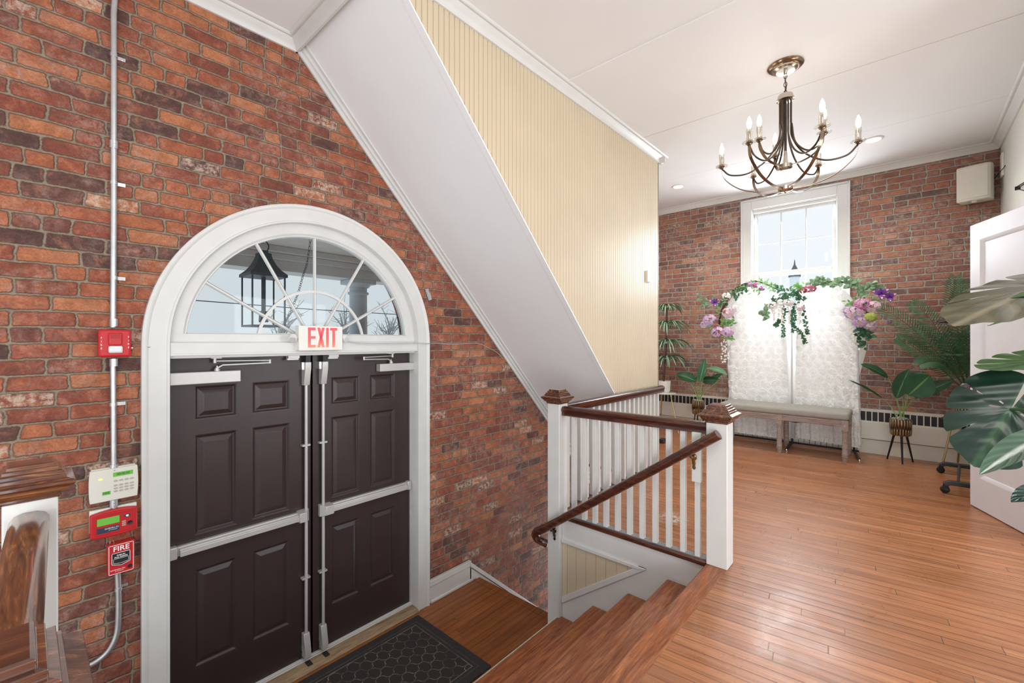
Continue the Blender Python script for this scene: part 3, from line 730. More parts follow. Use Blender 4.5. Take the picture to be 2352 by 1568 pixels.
# transom bar with lips above the doors
b = MB().box(XL, XR, YC + .006, YD + .06, 1.246, 1.318).box(XL, XR, YC - .004, YC + .05, 1.242, 1.256).box(XL, XR, YC + .035, YD + .03, 1.226, 1.246)
struct(b.build('trim_12', M['trim'], bevel=.003))
# right jamb stop
MB().box(XR - .004, XR + .03, YD - .01, YD + .05, LZ, 1.24)
# fanlight
fan = bpy.data.objects.new('window_1', None); COL.objects.link(fan); fan.location = (ACX, YG, ACZ); struct(fan)
b = arch_sweep([(.85, YG - .03), (.780, YG - .03), (.768, YG - .018), (.762, YG - .018), (.758, YG - .004), (.758, YG + .03), (.85, YG + .03)], legs=False); b.build('window_frame', M['trim'], fan, smooth=40)
MB().box(XL, XR, YG - .0312, YG + .03, 1.298, 1.372).box(XL + .09, XR - .09, YG - .018, YG + .03, 1.372, 1.379).build('window_rail', M['trim'], fan, bevel=.003)
FZ = 1.30
def muntin_prof(p, q, w_=.011):
    b = MB(); p, q = Vector(p), Vector(q); d_ = (q - p).normalized(); s_ = Vector((0, 1, 0)).cross(d_)
    b.sweep(p, q, [(-w_, 0), (-w_, -.006), (-.004, -.016), (.004, -.016), (w_, -.006), (w_, 0)], s_, (0, 1, 0)); return b
for a in (30, 60, 90, 120, 150):
    c_, s_ = math.cos(math.radians(a)), math.sin(math.radians(a))
    r0 = .06 if a in (60, 90, 120) else .14
    muntin_prof((ACX + r0 * c_, YG, FZ + r0 * s_), (ACX + .768 * c_, YG, ACZ + .768 * s_)).build('muntin', M['trim'], fan)
pts = [(ACX + .375 * math.cos(PI * k / 30), YG - .005, FZ + .38 * math.sin(PI * k / 30)) for k in range(31)]
MB().tube(pts, .0125, 4, fixed=(0, 1, 0)).build('muntin', M['trim'], fan)
b = MB(); ap = [(ACX + .80 * math.cos(PI * k / 40), ACZ + .80 * math.sin(PI * k / 40)) for k in range(41)]
b.prism([(ACX - .80, 1.33), (ACX + .80, 1.33)] + [q for q in ap if q[1] > 1.33], lambda u, w_, d_: (u, d_, w_), YG + .004, YG + .007)
b.build('pane', M['pane'], fan)
# threshold
b = MB().prism([(YC - .02, LZ), (YC - .02, LZ + .012), (YC + .02, LZ + .026), (YD + .08, LZ + .03), (YD + .08, LZ)], lambda u, w_, d_: (d_, u, w_), XL, XR)
struct(b.build('trim_13', M['sill'], bevel=.004))
struct(MB().box(XL, XR, YD - .022, YD + .0, LZ + .028, LZ + .040).box(XL, XR, YD - .035, YD - .028, LZ + .026, LZ + .034).build('trim_14', M['trim'], bevel=.002))

# panelled leaf builder: flat grid with nested recessed panels
def panel_face(b, us, ws, panels, P, rings):
    us = sorted(set(us)); ws = sorted(set(ws))
    for i in range(len(us) - 1):
        for j in range(len(ws) - 1):
            u0, u1, w0, w1 = us[i], us[i + 1], ws[j], ws[j + 1]
            cu_, cw_ = (u0 + u1) / 2, (w0 + w1) / 2
            if not any(a < cu_ < c and e < cw_ < f for a, c, e, f in panels):
                b.add([P(u0, w0, 0), P(u1, w0, 0), P(u1, w1, 0), P(u0, w1, 0)], [(0, 1, 2, 3)])
    for a, c, e, f in panels:
        prev = (0, 0)
        for ins, dp in rings + [None] * 0:
            o0, d0 = prev; A = [(a + o0, e + o0), (c - o0, e + o0), (c - o0, f - o0), (a + o0, f - o0)]; B = [(a + ins, e + ins), (c - ins, e + ins), (c - ins, f - ins), (a + ins, f - ins)]
            for k in range(4):
                k2 = (k + 1) % 4
                b.add([P(*A[k], d0), P(*A[k2], d0), P(*B[k2], dp), P(*B[k], dp)], [(0, 1, 2, 3)])
            prev = (ins, dp)
        b.add([P(*q, prev[1]) for q in B], [(0, 1, 2, 3)])
RINGS6 = [(.006, .001), (.016, .011), (.022, .012), (.046, .002), (.050, .001)]
ZB, ZT = LZ + .036, 1.228
def leaf(name, x0, x1, cols):
    root = bpy.data.objects.new(name, None); COL.objects.link(root); root.location = (x0, YD, ZB); struct(root)
    rows = [(-.655, -.060), (.148, .757), (.848, 1.055)]
    pans = [(a, c, e, f) for a, c in cols for e, f in rows]
    b = MB(); P = lambda u, w_, d_: (u, YD + d_, w_)
    panel_face(b, [x0, x1] + [q for c in cols for q in c], [ZB, ZT] + [q for r in rows for q in r], pans, P, RINGS6)
    b.prism([(x0, ZB), (x1, ZB), (x1, ZT), (x0, ZT)], lambda u, w_, d_: (u, d_, w_), YD + .0125, YD + .044)
    for u0 in (x0, x1): b.add([(u0, YD, ZB), (u0, YD + .02, ZB), (u0, YD + .02, ZT), (u0, YD, ZT)], [(0, 1, 2, 3), (3, 2, 1, 0)])
    b.build('door_panel', M['brown'], root, smooth=0)
    return root
D1 = leaf('door_1', XL + .002, 1.386, [(.690, .918), (1.006, 1.243)])
D2 = leaf('door_2', 1.402, XR - .008, [(1.540, 1.768), (1.860, 2.088)])
MB().box(1.382, 1.406, YD + .03, YD + .05, ZB, ZT).build('astragal', M['dkbox'], D2)
MB().box(XR - .008, XR + .001, YD - .012, YD + .045, ZB, ZT).build('weather_strip', M['alu'], D2)
# exit hardware
def hardware(root, xr, xbar0, xbar1, xbox0, xbox1, endx0, endx1, side):
    y = YD
    # vertical rods
    MB().cyl((xr, y - .030, ZB + .19), (xr, y - .030, 1.03), .0105, n=10).build('vertical_rod', M['alu'], root)
    for z in (.585, -.36): MB().box(xr - .028, xr + .028, y - .036, y - .001, z - .006, z + .006).build('rod_guide', M['alu'], root)
    # top latch: wedge, body leaning out towards its head
    for z0, z1, flip in ((1.012, 1.178, 1), (LZ + .06, LZ + .225, -1)):
        za, zb = (z0, z1) if flip == 1 else (z1, z0)
        prof = [(y - .001, za), (y - .040, za), (y - .068, za + (zb - za) * .72), (y - .068, zb), (y - .001, zb)]
        MB().prism(prof, lambda u, w_, d_: (d_, u, w_), xr - .021, xr + .021).build('latch_case', M['alu'], root, bevel=.003)
        MB().box(xr - .030, xr - .020, y - .03, y, *(sorted((zb - flip * .055, zb)))).build('latch_tab', M['chrome'], root, bevel=.001)
    MB().box(xr - .013, xr + .013, y - .055, y - .03, 1.178, 1.224).build('latch_bolt', M['black'], root)
    # crossbar: channel, push pad
    z = .088
    b = MB().box(xbar0, xbar1, y - .030, y - .001, z - .026, z + .030); b.build('bar_channel', M['alu'], root, bevel=.003)
    b = MB().prism([(y - .028, z - .022), (y - .060, z - .022), (y - .060, z + .008), (y - .050, z + .014), (y - .050, z + .020), (y - .028, z + .022)], lambda u, w_, d_: (d_, u, w_), xbar0 + .01, xbar1 - .01)
    b.build('push_bar', M['alu'], root, bevel=.002)
    # centre case: sloping box
    s_ = 1 if side == 'L' else -1
    xa, xb_ = (xbox0, xbox1)
    b = MB(); hz = .038
    xin, xo = (xa, xb_) if s_ == 1 else (xb_, xa)
    b.add([(xin, y, z - hz), (xin, y, z + hz), (xo, y, z + hz + .006), (xo, y, z - hz - .006), (xin, y - .070, z - hz + .006), (xin, y - .070, z + hz - .006), (xo - s_ * .032, y - .072, z + hz - .006), (xo - s_ * .032, y - .072, z - hz + .006), (xo, y - .030, z + hz + .006), (xo, y - .030, z - hz - .006)],
          [(0, 1, 5, 4), (4, 5, 6, 7), (7, 6, 8, 9), (9, 8, 2, 3), (0, 4, 7, 9, 3), (1, 2, 8, 6, 5), (0, 3, 2, 1)])
    b.build('latch_box', M['alu'], root, bevel=.003)
    b = MB(); b.box(endx0, endx1, y - .045, y, z - .036, z + .036); b.build('end_cap', M['alu'], root, bevel=.006)
hardware(D1, 1.343, .60, 1.30, 1.285, 1.362, .560, .600, 'L')
hardware(D2, 1.466, 1.52, 2.19, 1.440, 1.530, 2.190, 2.225, 'R')
def closer(root, x0, x1, z0, z1, px, ax, sx):
    y = YD; MB().box(x0, x1, y - .062, y - .002, z0, z1).build('door_closer', M['alu'], root, bevel=.004)
    b = MB(); zt = z1
    b.cyl((px, y - .03, zt), (px, y - .03, zt + .012), .016); b.cyl((px, y - .03, zt + .012), (px, y - .03, zt + .020), .012); b.cyl((px, y - .03, zt + .020), (px, y - .03, zt + .032), .005)
    b.tube([(px, y - .03, zt + .018), (px + .03 * sx, y - .036, zt + .036), (ax, y - .085, zt + .042)], .0055, 6)
    b.cyl((ax, y - .085, zt + .038), (ax, y - .085, zt + .064), .007)
    b.tube([(ax, y - .085, zt + .058), (px - .01 * sx, y - .032, zt + .062)], .0045, 6)
    b.cyl((px - .012 * sx, y - .032, zt + .050), (px - .012 * sx, y - .032, 1.228), .010); b.box(px - .035, px + .02, y - .05, y - .01, 1.220, 1.227)
    b.build('closer_arm', M['alu'], root, smooth=40)
closer(D1, .560, .922, 1.070, 1.142, .800, 1.085, 1)
closer(D2, 1.915, XR + .004, 1.080, 1.142, 2.035, 1.760, -1)
for root, x0 in ((D1, 1.215), (D2, 1.500)):
    MB().box(x0, x0 + .075, YD - .05, YD - .005, 1.207, 1.226).box(x0 - .010, x0 + .065, YD - .058, YD - .03, 1.196, 1.208).build('strike_plate', M['alu'], root, bevel=.001)
for root, xr in ((D1, 1.343), (D2, 1.466)):
    MB().box(xr - .016, xr + .018, YD - .10, YD - .045, LZ + .027, LZ + .031).build('floor_strike', M['dkbox'], root)

# ------------------------------------------------------------------ exit sign and cables
t = thing('exit_sign', 'white lit exit sign with two small spot heads above the double doors', 'exit sign', (1.39, YC, 1.35))
ex0, ex1, ez0, ez1, ey0 = 1.237, 1.545, 1.262, 1.432, YC - .052
MB().box(ex0, ex1, ey0, YC + .012, ez0, ez1).build('housing', M['white'], t, bevel=.004)
def glyph(b, rects, ox):
    for pts in rects: b.prism([(ox + u, w_) for u, w_ in pts], lambda u, w_, d_: (u, d_, w_), ey0 - .0012, ey0 + .001)
def R(u0, u1, w0, w1): return [(u0, w0), (u1, w0), (u1, w1), (u0, w1)]
gz0, gz1 = 1.2825, 1.4205; st = .019
lx = ex0 + .060
for name, ox, shapes in (
    ('letter_e', lx, [R(0, st, gz0, gz1), R(st, .052, gz1 - .019, gz1), R(st, .052, gz0 + .060, gz0 + .078), R(st, .052, gz0, gz0 + .018)]),
    ('letter_x', lx + .064, [[(0, gz1), (.019, gz1), (.052, gz0), (.033, gz0)], [(.033, gz1), (.052, gz1), (.019, gz0), (0, gz0)]]),
    ('letter_i', lx + .126, [R(0, st, gz0, gz1)]),
    ('letter_t', lx + .155, [R(0, .052, gz1 - .019, gz1), R(.0165, .0355, gz0, gz1 - .019)])):
    b = MB(); glyph(b, shapes, ox); b.build(name, M['exit'], t, smooth=0)
for sx, cx_ in ((-1, ex0 - .030), (1, ex1 + .026)):
    aim = Vector((-.35, -.6, -.65) if sx < 0 else (.35, -.7, -.35)).normalized(); c_ = Vector((cx_, YC - .03, 1.352))
    b = MB(); b.tube([c_ - aim * .016, c_ - aim * .010, c_ + aim * .010, c_ + aim * .020], [.014, .024, .027, .027], 16); h_ = b.build('spot_head', M['white'], t, smooth=40)
    MB().tube([c_ + aim * .0195, c_ + aim * .0215], [.023, .021], 16).build('spot_lens', M['lensglass'], h_)
    MB().cyl((cx_, YC - .03, 1.352), (ex0 + .01 if sx < 0 else ex1 - .01, YC - .03, 1.350), .006).build('knuckle', M['white'], t)
pts = [at_y(u, v, y_) for u, v, y_ in ((796, 783, YC - .018), (830, 789, YC - .011), (900, 789, YC - .011), (960, 788, YC - .011), (984, 789, YC - .012), (1000, 788, YW - .008), (1040, 790, YW - .008), (1080, 788, YW - .008), (1100, 789, YW - .008), (1125, 800, YW - .008), (1142, 810, YW - .008), (1155, 824, YW - .02))]
tag(MB().tube(catmull(pts, 4), .0042, 6).build('armoured_cable', M['galv']), 'thin grey armoured cable running from the exit sign across the brick', 'cable')
pts = [at_y(u, v, y_) for u, v, y_ in ((298, 797, YW - .006), (310, 796, YW - .004), (328, 797, YC - .006), (345, 797, YC - .006), (420, 794, YC - .006)  )][:4]
tag(MB().tube(pts, .002, 5).build('alarm_wire', M['galv']), 'short thin wire from the red alarm to the door casing', 'wire')

# ------------------------------------------------------------------ conduit and wall devices on the brick
XCON = .316
t = thing('conduit', 'long vertical galvanised conduit on the left brick wall', 'pipe', (XCON, YW, 2.2))
yp = YW - .020
top = at_y(262, -20, yp)
MB().tube(catmull([(XCON + .012, yp, 3.30), (XCON + .012, yp, 3.2), (XCON + .004, yp - .0, 3.13), (XCON, yp, 3.05)], 4) + [(XCON, yp, 2.0), (XCON - .003, yp, 1.40)], .0135, 12).build('pipe', M['galv'], t, smooth=60)
MB().cyl((XCON - .003, yp, 1.235), (XCON, yp, .64), .0125, n=12).build('pipe', M['galv'], t)
MB().cyl((XCON + .001, yp, .50), (XCON + .002, yp, .40), .0125, n=12).build('pipe', M['galv'], t)
for z in (2.83, 2.16, 1.66, .995):
    b = MB(); b.lathe((XCON - (.002 if z < 1.3 else 0), yp, z), [(.0155, -.009), (.0165, -.009), (.0165, .009), (.0155, .009)], 12); b.box(XCON + .012, XCON + .048, YW - .008, YW - .002, z - .009, z + .009); b.cyl((XCON + .036, YW - .012, z), (XCON + .036, YW - .004, z), .005, n=8)
    b.build('strap', M['galv'], t)
for z in (2.36, 1.425, 1.215, .66, .475):
    b = MB(); b.cyl((XCON, yp, z - .02), (XCON, yp, z + .02), .018, n=12); b.cyl((XCON, yp - .024, z + .006), (XCON, yp - .012, z + .006), .004, n=6); b.cyl((XCON, yp - .024, z - .008), (XCON, yp - .012, z - .008), .004, n=6); b.build('coupling', M['galv'], t)
t = thing('conduit', 'lower conduit below the fire pull station bending away to the left', 'pipe', (.345, YW, -.2))
q = [at_y(u, v, yp) for u, v in ((270, 1308), (272, 1360), (272, 1410), (268, 1455), (252, 1490), (228, 1514), (200, 1530), (170, 1540))]
MB().tube(catmull(q, 5), .0135, 12).build('pipe', M['galv'], t, smooth=60)
z_ = at_y(272, 1352, yp)
b = MB(); b.lathe((z_.x, yp, z_.z), [(.0155, -.008), (.0168, -.008), (.0168, .008), (.0155, .008)], 12); b.box(z_.x + .012, z_.x + .04, YW - .008, YW - .002, z_.z - .002, z_.z + .014); b.build('strap', M['galv'], t)

RT, UP = (1, 0, 0), (0, 0, 1)
def plate(b, x0, x1, z0, z1, y0, y1, bow=0, n=8):
    """box with bowed left/right edges"""
    P_ = [(x0 + (bow * (1 - (2 * k / n - 1) ** 2) * -1), z0 + (z1 - z0) * k / n) for k in range(n + 1)][::-1] + [(x1 + bow * (1 - (2 * k / n - 1) ** 2), z0 + (z1 - z0) * k / n) for k in range(n + 1)]
    b.prism(P_, lambda u, w_, d_: (u, d_, w_), y0, y1); return b
# horn strobe
t = thing('fire_alarm_strobe', 'red wall fire alarm horn with clear strobe lens on the conduit', 'fire alarm', (.318, YW, 1.31))
x0, x1, z0, z1 = .254, .384, 1.243, 1.388
MB().box(x0, x1, YW - .045, YW, z0, z1).build('housing', M['red'], t, bevel=.012)
MB().box(x0 + .038, x1 - .038, YW - .058, YW - .04, z0 + .062, z1 - .018).build('horn_cover', M['red'], t, bevel=.006)
b = MB()
for i in range(7):
    for j in range(4): b.box(x0 + .046 + i * .0058, x0 + .0485 + i * .0058, YW - .0592, YW - .057, z1 - .046 + j * .006, z1 - .0435 + j * .006)
b.build('sounder_slots', M['darkprint'], t)
MB().box(x0 + .038, x1 - .036, YW - .064, YW - .04, z0 + .022, z0 + .060).build('strobe_lens', M['lensglass'], t, bevel=.008)
for k, ch in enumerate('FIRE'):
    text('letter', ch, .013, M['whitegraphic'], t, (x0 + .012, YW - .0462, z1 - .045 - k * .018), RT, UP)
    text('letter', ch, .013, M['whitegraphic'], t, (x1 - .012, YW - .0462, z1 - .040 - k * .018), RT, UP)
MB().cyl((x1 - .004, YW - .015, z0 + .045), (x1 + .010, YW - .015, z0 + .045), .009, n=8).build('cable_clamp', M['galv'], t)
# keypad
t = thing('alarm_keypad', 'off-white alarm keypad with green display on the brick', 'keypad', (.315, YW, .57))
x0, x1, z0, z1 = .2235, .4085, .497, .662
fy = YW - .042
plate(MB(), x0, x1, z0, z1, fy, YW - .02, .004).build('housing', M['ivory'], t, bevel=.003)
MB().box(x0 + .006, x1 - .006, YW - .025, YW, z0 + .006, z1 + .004).build('back_box', M['ivory'], t)
MB().box(x0 + .088, x1 - .018, fy - .001, fy + .002, z1 - .044, z1 - .022).build('display', M['lcd'], t)
text('display_text', '00:00:00', .015, M['darkprint'], t, (x0 + .128, fy - .0014, z1 - .033), RT, UP)
MB().box(x0 + .033, x0 + .046, fy - .002, fy + .002, z1 - .050, z1 - .043).build('status_led', M['led'], t)
MB().box(x0 + .046, x0 + .078, fy - .001, fy + .002, z0 + .034, z0 + .052).build('side_display', M['lcd'], t)
text('display_text', 'HFE', .015, M['darkprint'], t, (x0 + .062, fy - .0014, z0 + .043), RT, UP)
for j in range(4):
    for i in range(4):
        c_ = (x0 + .098 + i * .0215, fy - .001, z1 - .066 - (j * .0150 if j == 0 else .009 + j * .0150))
        o = MB().lathe(c_, [(0, -.002), (.0085, -.0018), (.0088, .001)], 12, axis='Y'); o.v = [(a, b_, c_[2] + (z - c_[2]) * .55) for a, b_, z in o.v]
        o.build('button', M['greybtn'], t)
# red annunciator
t = thing('fire_annunciator', 'red fire annunciator panel with green screen below the keypad', 'fire panel', (.315, YW, .37))
x0, x1, z0, z1 = .2235, .4085, .310, .450
fy = YW - .048
MB().box(x0, x1, YW - .022, YW, z0 + .03, z1 + .006).build('back_plate', M['white'], t, bevel=.003)
n_ = 10; top_ = [(x1 - (x1 - x0) * k / n_, z1 - .012 + .012 * (1 - (2 * k / n_ - 1) ** 2)) for k in range(n_ + 1)]; bot_ = [(x0 + (x1 - x0) * k / n_, z0 + .008 - .008 * (1 - (2 * k / n_ - 1) ** 2)) for k in range(n_ + 1)]
MB().prism(bot_ + top_, lambda u, w_, d_: (u, d_, w_), fy, YW - .018).build('cover', M['red'], t, bevel=.006)
b = MB(); ix0, ix1, iz0, iz1 = x0 + .022, x1 - .018, z0 + .024, z1 - .022
for a in ((ix0, ix1, iz0 - .004, iz0), (ix0, ix1, iz1, iz1 + .004), (ix0 - .004, ix0, iz0 - .004, iz1 + .004), (ix1, ix1 + .004, iz0 - .004, iz1 + .004)): b.box(a[0], a[1], fy - .003, fy + .003, a[2], a[3])
b.build('inner_rim', M['red'], t, bevel=.001)
MB().box(x0 + .026, x0 + .112, fy - .001, fy + .002, z0 + .068, z0 + .104).build('display', M['lcd'], t)
MB().box(x0 + .026, x0 + .112, fy - .001, fy + .002, z0 + .028, z0 + .056).build('name_plate', M['navy'], t)
text('panel_text', 'GAMEWELL-FCI', .0105, M['whitegraphic'], t, (x0 + .082, fy - .0014, z0 + .047), RT, UP, sx=.75)
text('panel_text', 'by Honeywell', .006, M['whitegraphic'], t, (x0 + .086, fy - .0014, z0 + .038), RT, UP)
c_ = Vector((x1 - .042, fy, z0 + .094)); b = MB(); b.prism([(c_.x - .017, c_.z), (c_.x, c_.z - .012), (c_.x + .017, c_.z), (c_.x, c_.z + .012)], lambda u, w_, d_: (u, d_, w_), fy - .002, fy + .002); b.build('arrow_pad', M['navy'], t, bevel=.002)
MB().lathe((c_.x, fy - .003, c_.z), [(0, -.001), (.006, -.0005), (.006, .002)], 14, axis='Y').build('round_button', M['whitegraphic'], t)
MB().lathe((x1 - .031, fy, z0 + .052), [(0, -.001), (.006, -.0005), (.0105, -.003), (.0115, .001)], 16, axis='Y').build('key_lock', M['darkprint'], t)
for k in range(3): MB().box(x1 - .063, x1 - .048, fy - .0015, fy + .001, z0 + .044 + k * .010, z0 + .050 + k * .010).build('button', M['greybtn'], t)
# manual pull station
t = thing('fire_pull_station', 'red pull station lettered FIRE hanging below the red panel', 'fire alarm', (.342, YW, .19))
x0, x1, z0, z1 = .288, .396, .108, .268
fy = YW - .055
MB().box(x0, x1, fy, YW, z0, z1).build('housing', M['red'], t, bevel=.004)
def outline(b, pts, w_, y):
    n = len(pts)
    for i in range(n):
        p, q = Vector((pts[i][0], y, pts[i][1])), Vector((pts[(i + 1) % n][0], y, pts[(i + 1) % n][1])); d_ = (q - p); L_ = d_.length; d_.normalize()
        b.obox((p + q) / 2, d_ * (L_ / 2 + w_ / 2), (0, .0008, 0), d_.cross(Vector((0, 1, 0))) * (w_ / 2))
b = MB(); outline(b, [(x0 + .006, z0 + .006), (x1 - .006, z0 + .006), (x1 - .006, z1 - .006), (x0 + .006, z1 - .006)], .0022, fy - .0006); b.build('white_border', M['whitegraphic'], t, smooth=0)
text('sign_text', 'FIRE', .036, M['whitegraphic'], t, (x0 + .054, fy - .0008, z1 - .027), RT, UP, bold=.0006)
hx0, hx1, hz1, hz0 = x0 + .017, x1 - .020, z1 - .046, z0 + .050
MB().prism([(hx0, hz1), (hx1, hz1), (hx1, hz0 + .008), ((hx0 + hx1) / 2, hz0 - .003), (hx0, hz0 + .008)], lambda u, w_, d_: (u, d_, w_), fy - .004, fy + .002).build('pull_handle', M['darkprint'], t)
b = MB(); outline(b, [(hx0, hz1), (hx1, hz1), (hx1, hz0 + .008), ((hx0 + hx1) / 2, hz0 - .003), (hx0, hz0 + .008)], .0022, fy - .0046)
outline(b, [(hx0 + .006, hz1 - .03), (hx0 + .006, hz0 + .012), ((hx0 + hx1) / 2, hz0 + .008), (hx1 - .006, hz0 + .012), (hx1 - .006, hz1 - .03)][:5], .0012, fy - .0046); b.build('white_border', M['whitegraphic'], t, smooth=0)
text('sign_text', 'PUSH IN', .0088, M['whitegraphic'], t, ((hx0 + hx1) / 2, fy - .005, hz1 - .013), RT, UP, bold=.0003)
text('sign_text', 'PULL DOWN', .0088, M['whitegraphic'], t, ((hx0 + hx1) / 2, fy - .005, hz1 - .023), RT, UP, bold=.0003)
text('sign_text', 'GAMEWELL-FCI', .0085, M['whitegraphic'], t, (x0 + .040, fy - .0008, z0 + .026), RT, UP)
text('sign_text', 'by Honeywell', .006, M['whitegraphic'], t, (x0 + .046, fy - .0008, z0 + .018), RT, UP)
MB().lathe((x1 - .020, fy, z0 + .027), [(0, -.002), (.009, -.0015), (.011, .001)], 16, axis='Y').build('key_lock', M['darkprint'], t)
MB().tube([(x0 + .012, YW - .03, z1 + .002), (x0 + .012, YW - .03, z1 + .014), (x0 + .024, YW - .03, z1 + .018), (x0 + .028, YW - .03, z1)], .0015, 5).build('seal_wire', M['galv'], t)
# grey tape scraps
c_ = at_y(983, 677, YW)
b = MB(); ax = Vector((.30, 0, -.95)).normalized(); bx = Vector((.95, 0, .30)).normalized()
b.obox(c_ + Vector((-.005, -.004, .018)), ax * .035, bx * .016, (0, .001, 0)); b.obox(c_ + Vector((.012, -.005, -.014)), ax * .032, bx * .018, (0, .001, 0))
tag(b.build('duct_tape_scrap', M['greytape'], smooth=0), 'torn scrap of grey tape stuck on the brick beside the arch', 'tape')

# door mat
t = MB().box(.49, 2.205, 2.175, 3.035, LZ + .001, LZ + .012).build('doormat', M['rug'], bevel=.003)
tag(t, 'dark grey doormat with a thin trellis pattern on the landing', 'doormat')
# wall plate on the beadboard
c_ = at_y(1487, 635, YB)
t = thing('wall_plate', 'small blank white cover plate on the cream boarded wall', 'wall plate', (c_.x, YB, c_.z))
MB().box(c_.x - .036, c_.x + .036, YB - .022, YB, c_.z - .06, c_.z + .06).build('cover', M['white'], t, bevel=.003)
MB().box(c_.x - .034, c_.x + .030, YB - .012, YB, c_.z - .066, c_.z - .058).build('edge', M['ivory'], t)

# ------------------------------------------------------------------ seen through the fanlight: porch, lantern, column, wires, trees
t = thing('porch', 'grey boarded porch ceiling and beam outside, seen through the fanlight', 'porch', (1.4, 4.4, 2.35))
MB().box(-1.5, 5.5, YW + .34, 5.25, 2.34, 2.38).build('porch_ceiling', M['porch'], t)
MB().box(-1.5, 5.5, 5.02, 5.30, 2.085, 2.34).build('beam', M['porchbeam'], t, bevel=.005)
MB().box(-1.5, 5.5, 4.95, 5.02, 2.27, 2.34).box(-1.5, 5.5, 4.99, 5.02, 2.20, 2.27).build('moulding', M['porchbeam'], t, bevel=.01)
cx_, cy_ = 2.81, 5.12
t = thing('porch_column', 'round blue-grey porch column outside, seen through the fanlight', 'column', (cx_, cy_, -1.2))
MB().lathe((cx_, cy_, 0), [(.105, -1.2), (.115, -.2), (.115, .8), (.105, 1.90), (.125, 1.91), (.125, 1.935), (.105, 1.94), (.105, 1.985), (.13, 2.00), (.15, 2.03)], 24).build('shaft', M['column'], t)
MB().box(cx_ - .16, cx_ + .16, cy_ - .16, cy_ + .16, 2.03, 2.085).build('capital', M['column'], t, bevel=.01)
lx_, ly_ = 1.475, 4.4
t = thing('porch_lantern', 'old dark metal lantern hanging outside behind the fanlight', 'lantern', (lx_, ly_, 1.45))
b = MB(); b.tube([(lx_ + .045 * math.cos(a), ly_, 2.20 + .05 * math.sin(a)) for a in [2 * PI * k / 16 for k in range(16)]], .006, 6, closed=True)
b.cyl((lx_, ly_, 2.25), (lx_, ly_, 2.34), .005, n=6); b.build('hanging_ring', M['lantern'], t)
MB().lathe((lx_, ly_, 0), [(.155, 1.91), (.155, 1.935), (.115, 1.975), (.085, 2.02), (.06, 2.08), (.052, 2.11), (.052, 2.13), (.03, 2.14), (.03, 2.16), (0, 2.165)], 4).build('roof', M['lantern'], t, smooth=25)
b = MB()
for sx in (-1, 1):
    for sy in (-1, 1): b.box(lx_ + sx * .135 - .006, lx_ + sx * .135 + .006, ly_ + sy * .135 - .006, ly_ + sy * .135 + .006, 1.46, 1.92)
for s_ in (-1, 1): b.box(lx_ - .141, lx_ + .141, ly_ + s_ * .135 - .007, ly_ + s_ * .135 + .007, 1.455, 1.472).box(lx_ + s_ * .135 - .007, lx_ + s_ * .135 + .007, ly_ - .141, ly_ + .141, 1.455, 1.472)
b.build('cage', M['lantern'], t)
MB().cyl((lx_, ly_, 1.50), (lx_, ly_, 1.60), .04, .035).cyl((lx_, ly_, 1.60), (lx_, ly_, 1.93), .018).build('burner', M['lantern'], t)
a0, a1 = at_y(1360 / 3.267 + 300, 550, 4.0), at_y(655, 735, 4.0)
pts = [at_y(u, v, 4.0) for u, v in ((716, 552), (706, 600), (696, 632), (684, 675), (668, 712), (655, 740))]; pts[0].z = 2.34
path = catmull(pts, 9); b = MB()
for i in range(0, len(path) - 1, 1):
    p, q = path[i], path[i + 1]; m_ = (p + q) / 2; d_ = (q - p).normalized(); sd = d_.cross(Vector((0, 1, 0) if i % 2 else (1, .3, 0))).normalized(); L_ = (q - p).length * .62
    b.tube([m_ + d_ * L_ * math.cos(a) + sd * .008 * math.sin(a) for a in [2 * PI * k / 10 for k in range(10)]], .002, 4, closed=True)
tag(b.build('hanging_chain', M['lantern']), 'thin chain hanging on the porch behind the fanlight', 'chain')
p, q = at_y(400, 686, 9.), at_y(930, 723, 9.)
tag(MB().tube([p + (p - q) * .5, p, (p + q) / 2 - Vector((0, 0, .02)), q, q + (q - p) * .5], .009, 5).build('overhead_wire', M['lantern']), 'thin overhead wire crossing the pale sky behind the fanlight', 'wire')
rnd = random.Random(3)
def bare_tree(base, h, label, n=34):
    b = MB(); base = Vector(base)
    b.tube([base, base + Vector((.1, 0, h * .6)), base + Vector((.0, 0, h * .8))], [.10, .06, .03], 6)
    for k in range(n):
        z = h * (.25 + .55 * rnd.random()); p = base + Vector((.05, 0, z)); d_ = Vector((rnd.uniform(-1, 1), rnd.uniform(-1, 1), rnd.uniform(.5, 1.6))).normalized(); L_ = h * rnd.uniform(.12, .3)
        m_ = p + d_ * L_ * .5 + Vector((0, 0, .05)); e = p + d_ * L_; b.tube([p, m_, e], [.03, .02, .008], 4)
        for j in range(4):
            s0 = p.lerp(e, rnd.uniform(.3, .95)); b.tube([s0, s0 + Vector((rnd.uniform(-1, 1), rnd.uniform(-1, 1), rnd.uniform(.2, 1))).normalized() * L_ * .35], [.012, .006], 3)
    tag(b.build('bare_tree', M['twig'], smooth=0), label, 'tree', 'bare trees outside the entrance')
for u, label in ((640, 'pale bare tree left behind the exit sign'), (790, 'pale bare tree right of the exit sign beside the column'), (893, 'pale bare tree at the right end of the fanlight')):
    q = at_y(u, 735, 16.); bare_tree((q.x, 16., -1.5), q.z + 2.2, label)

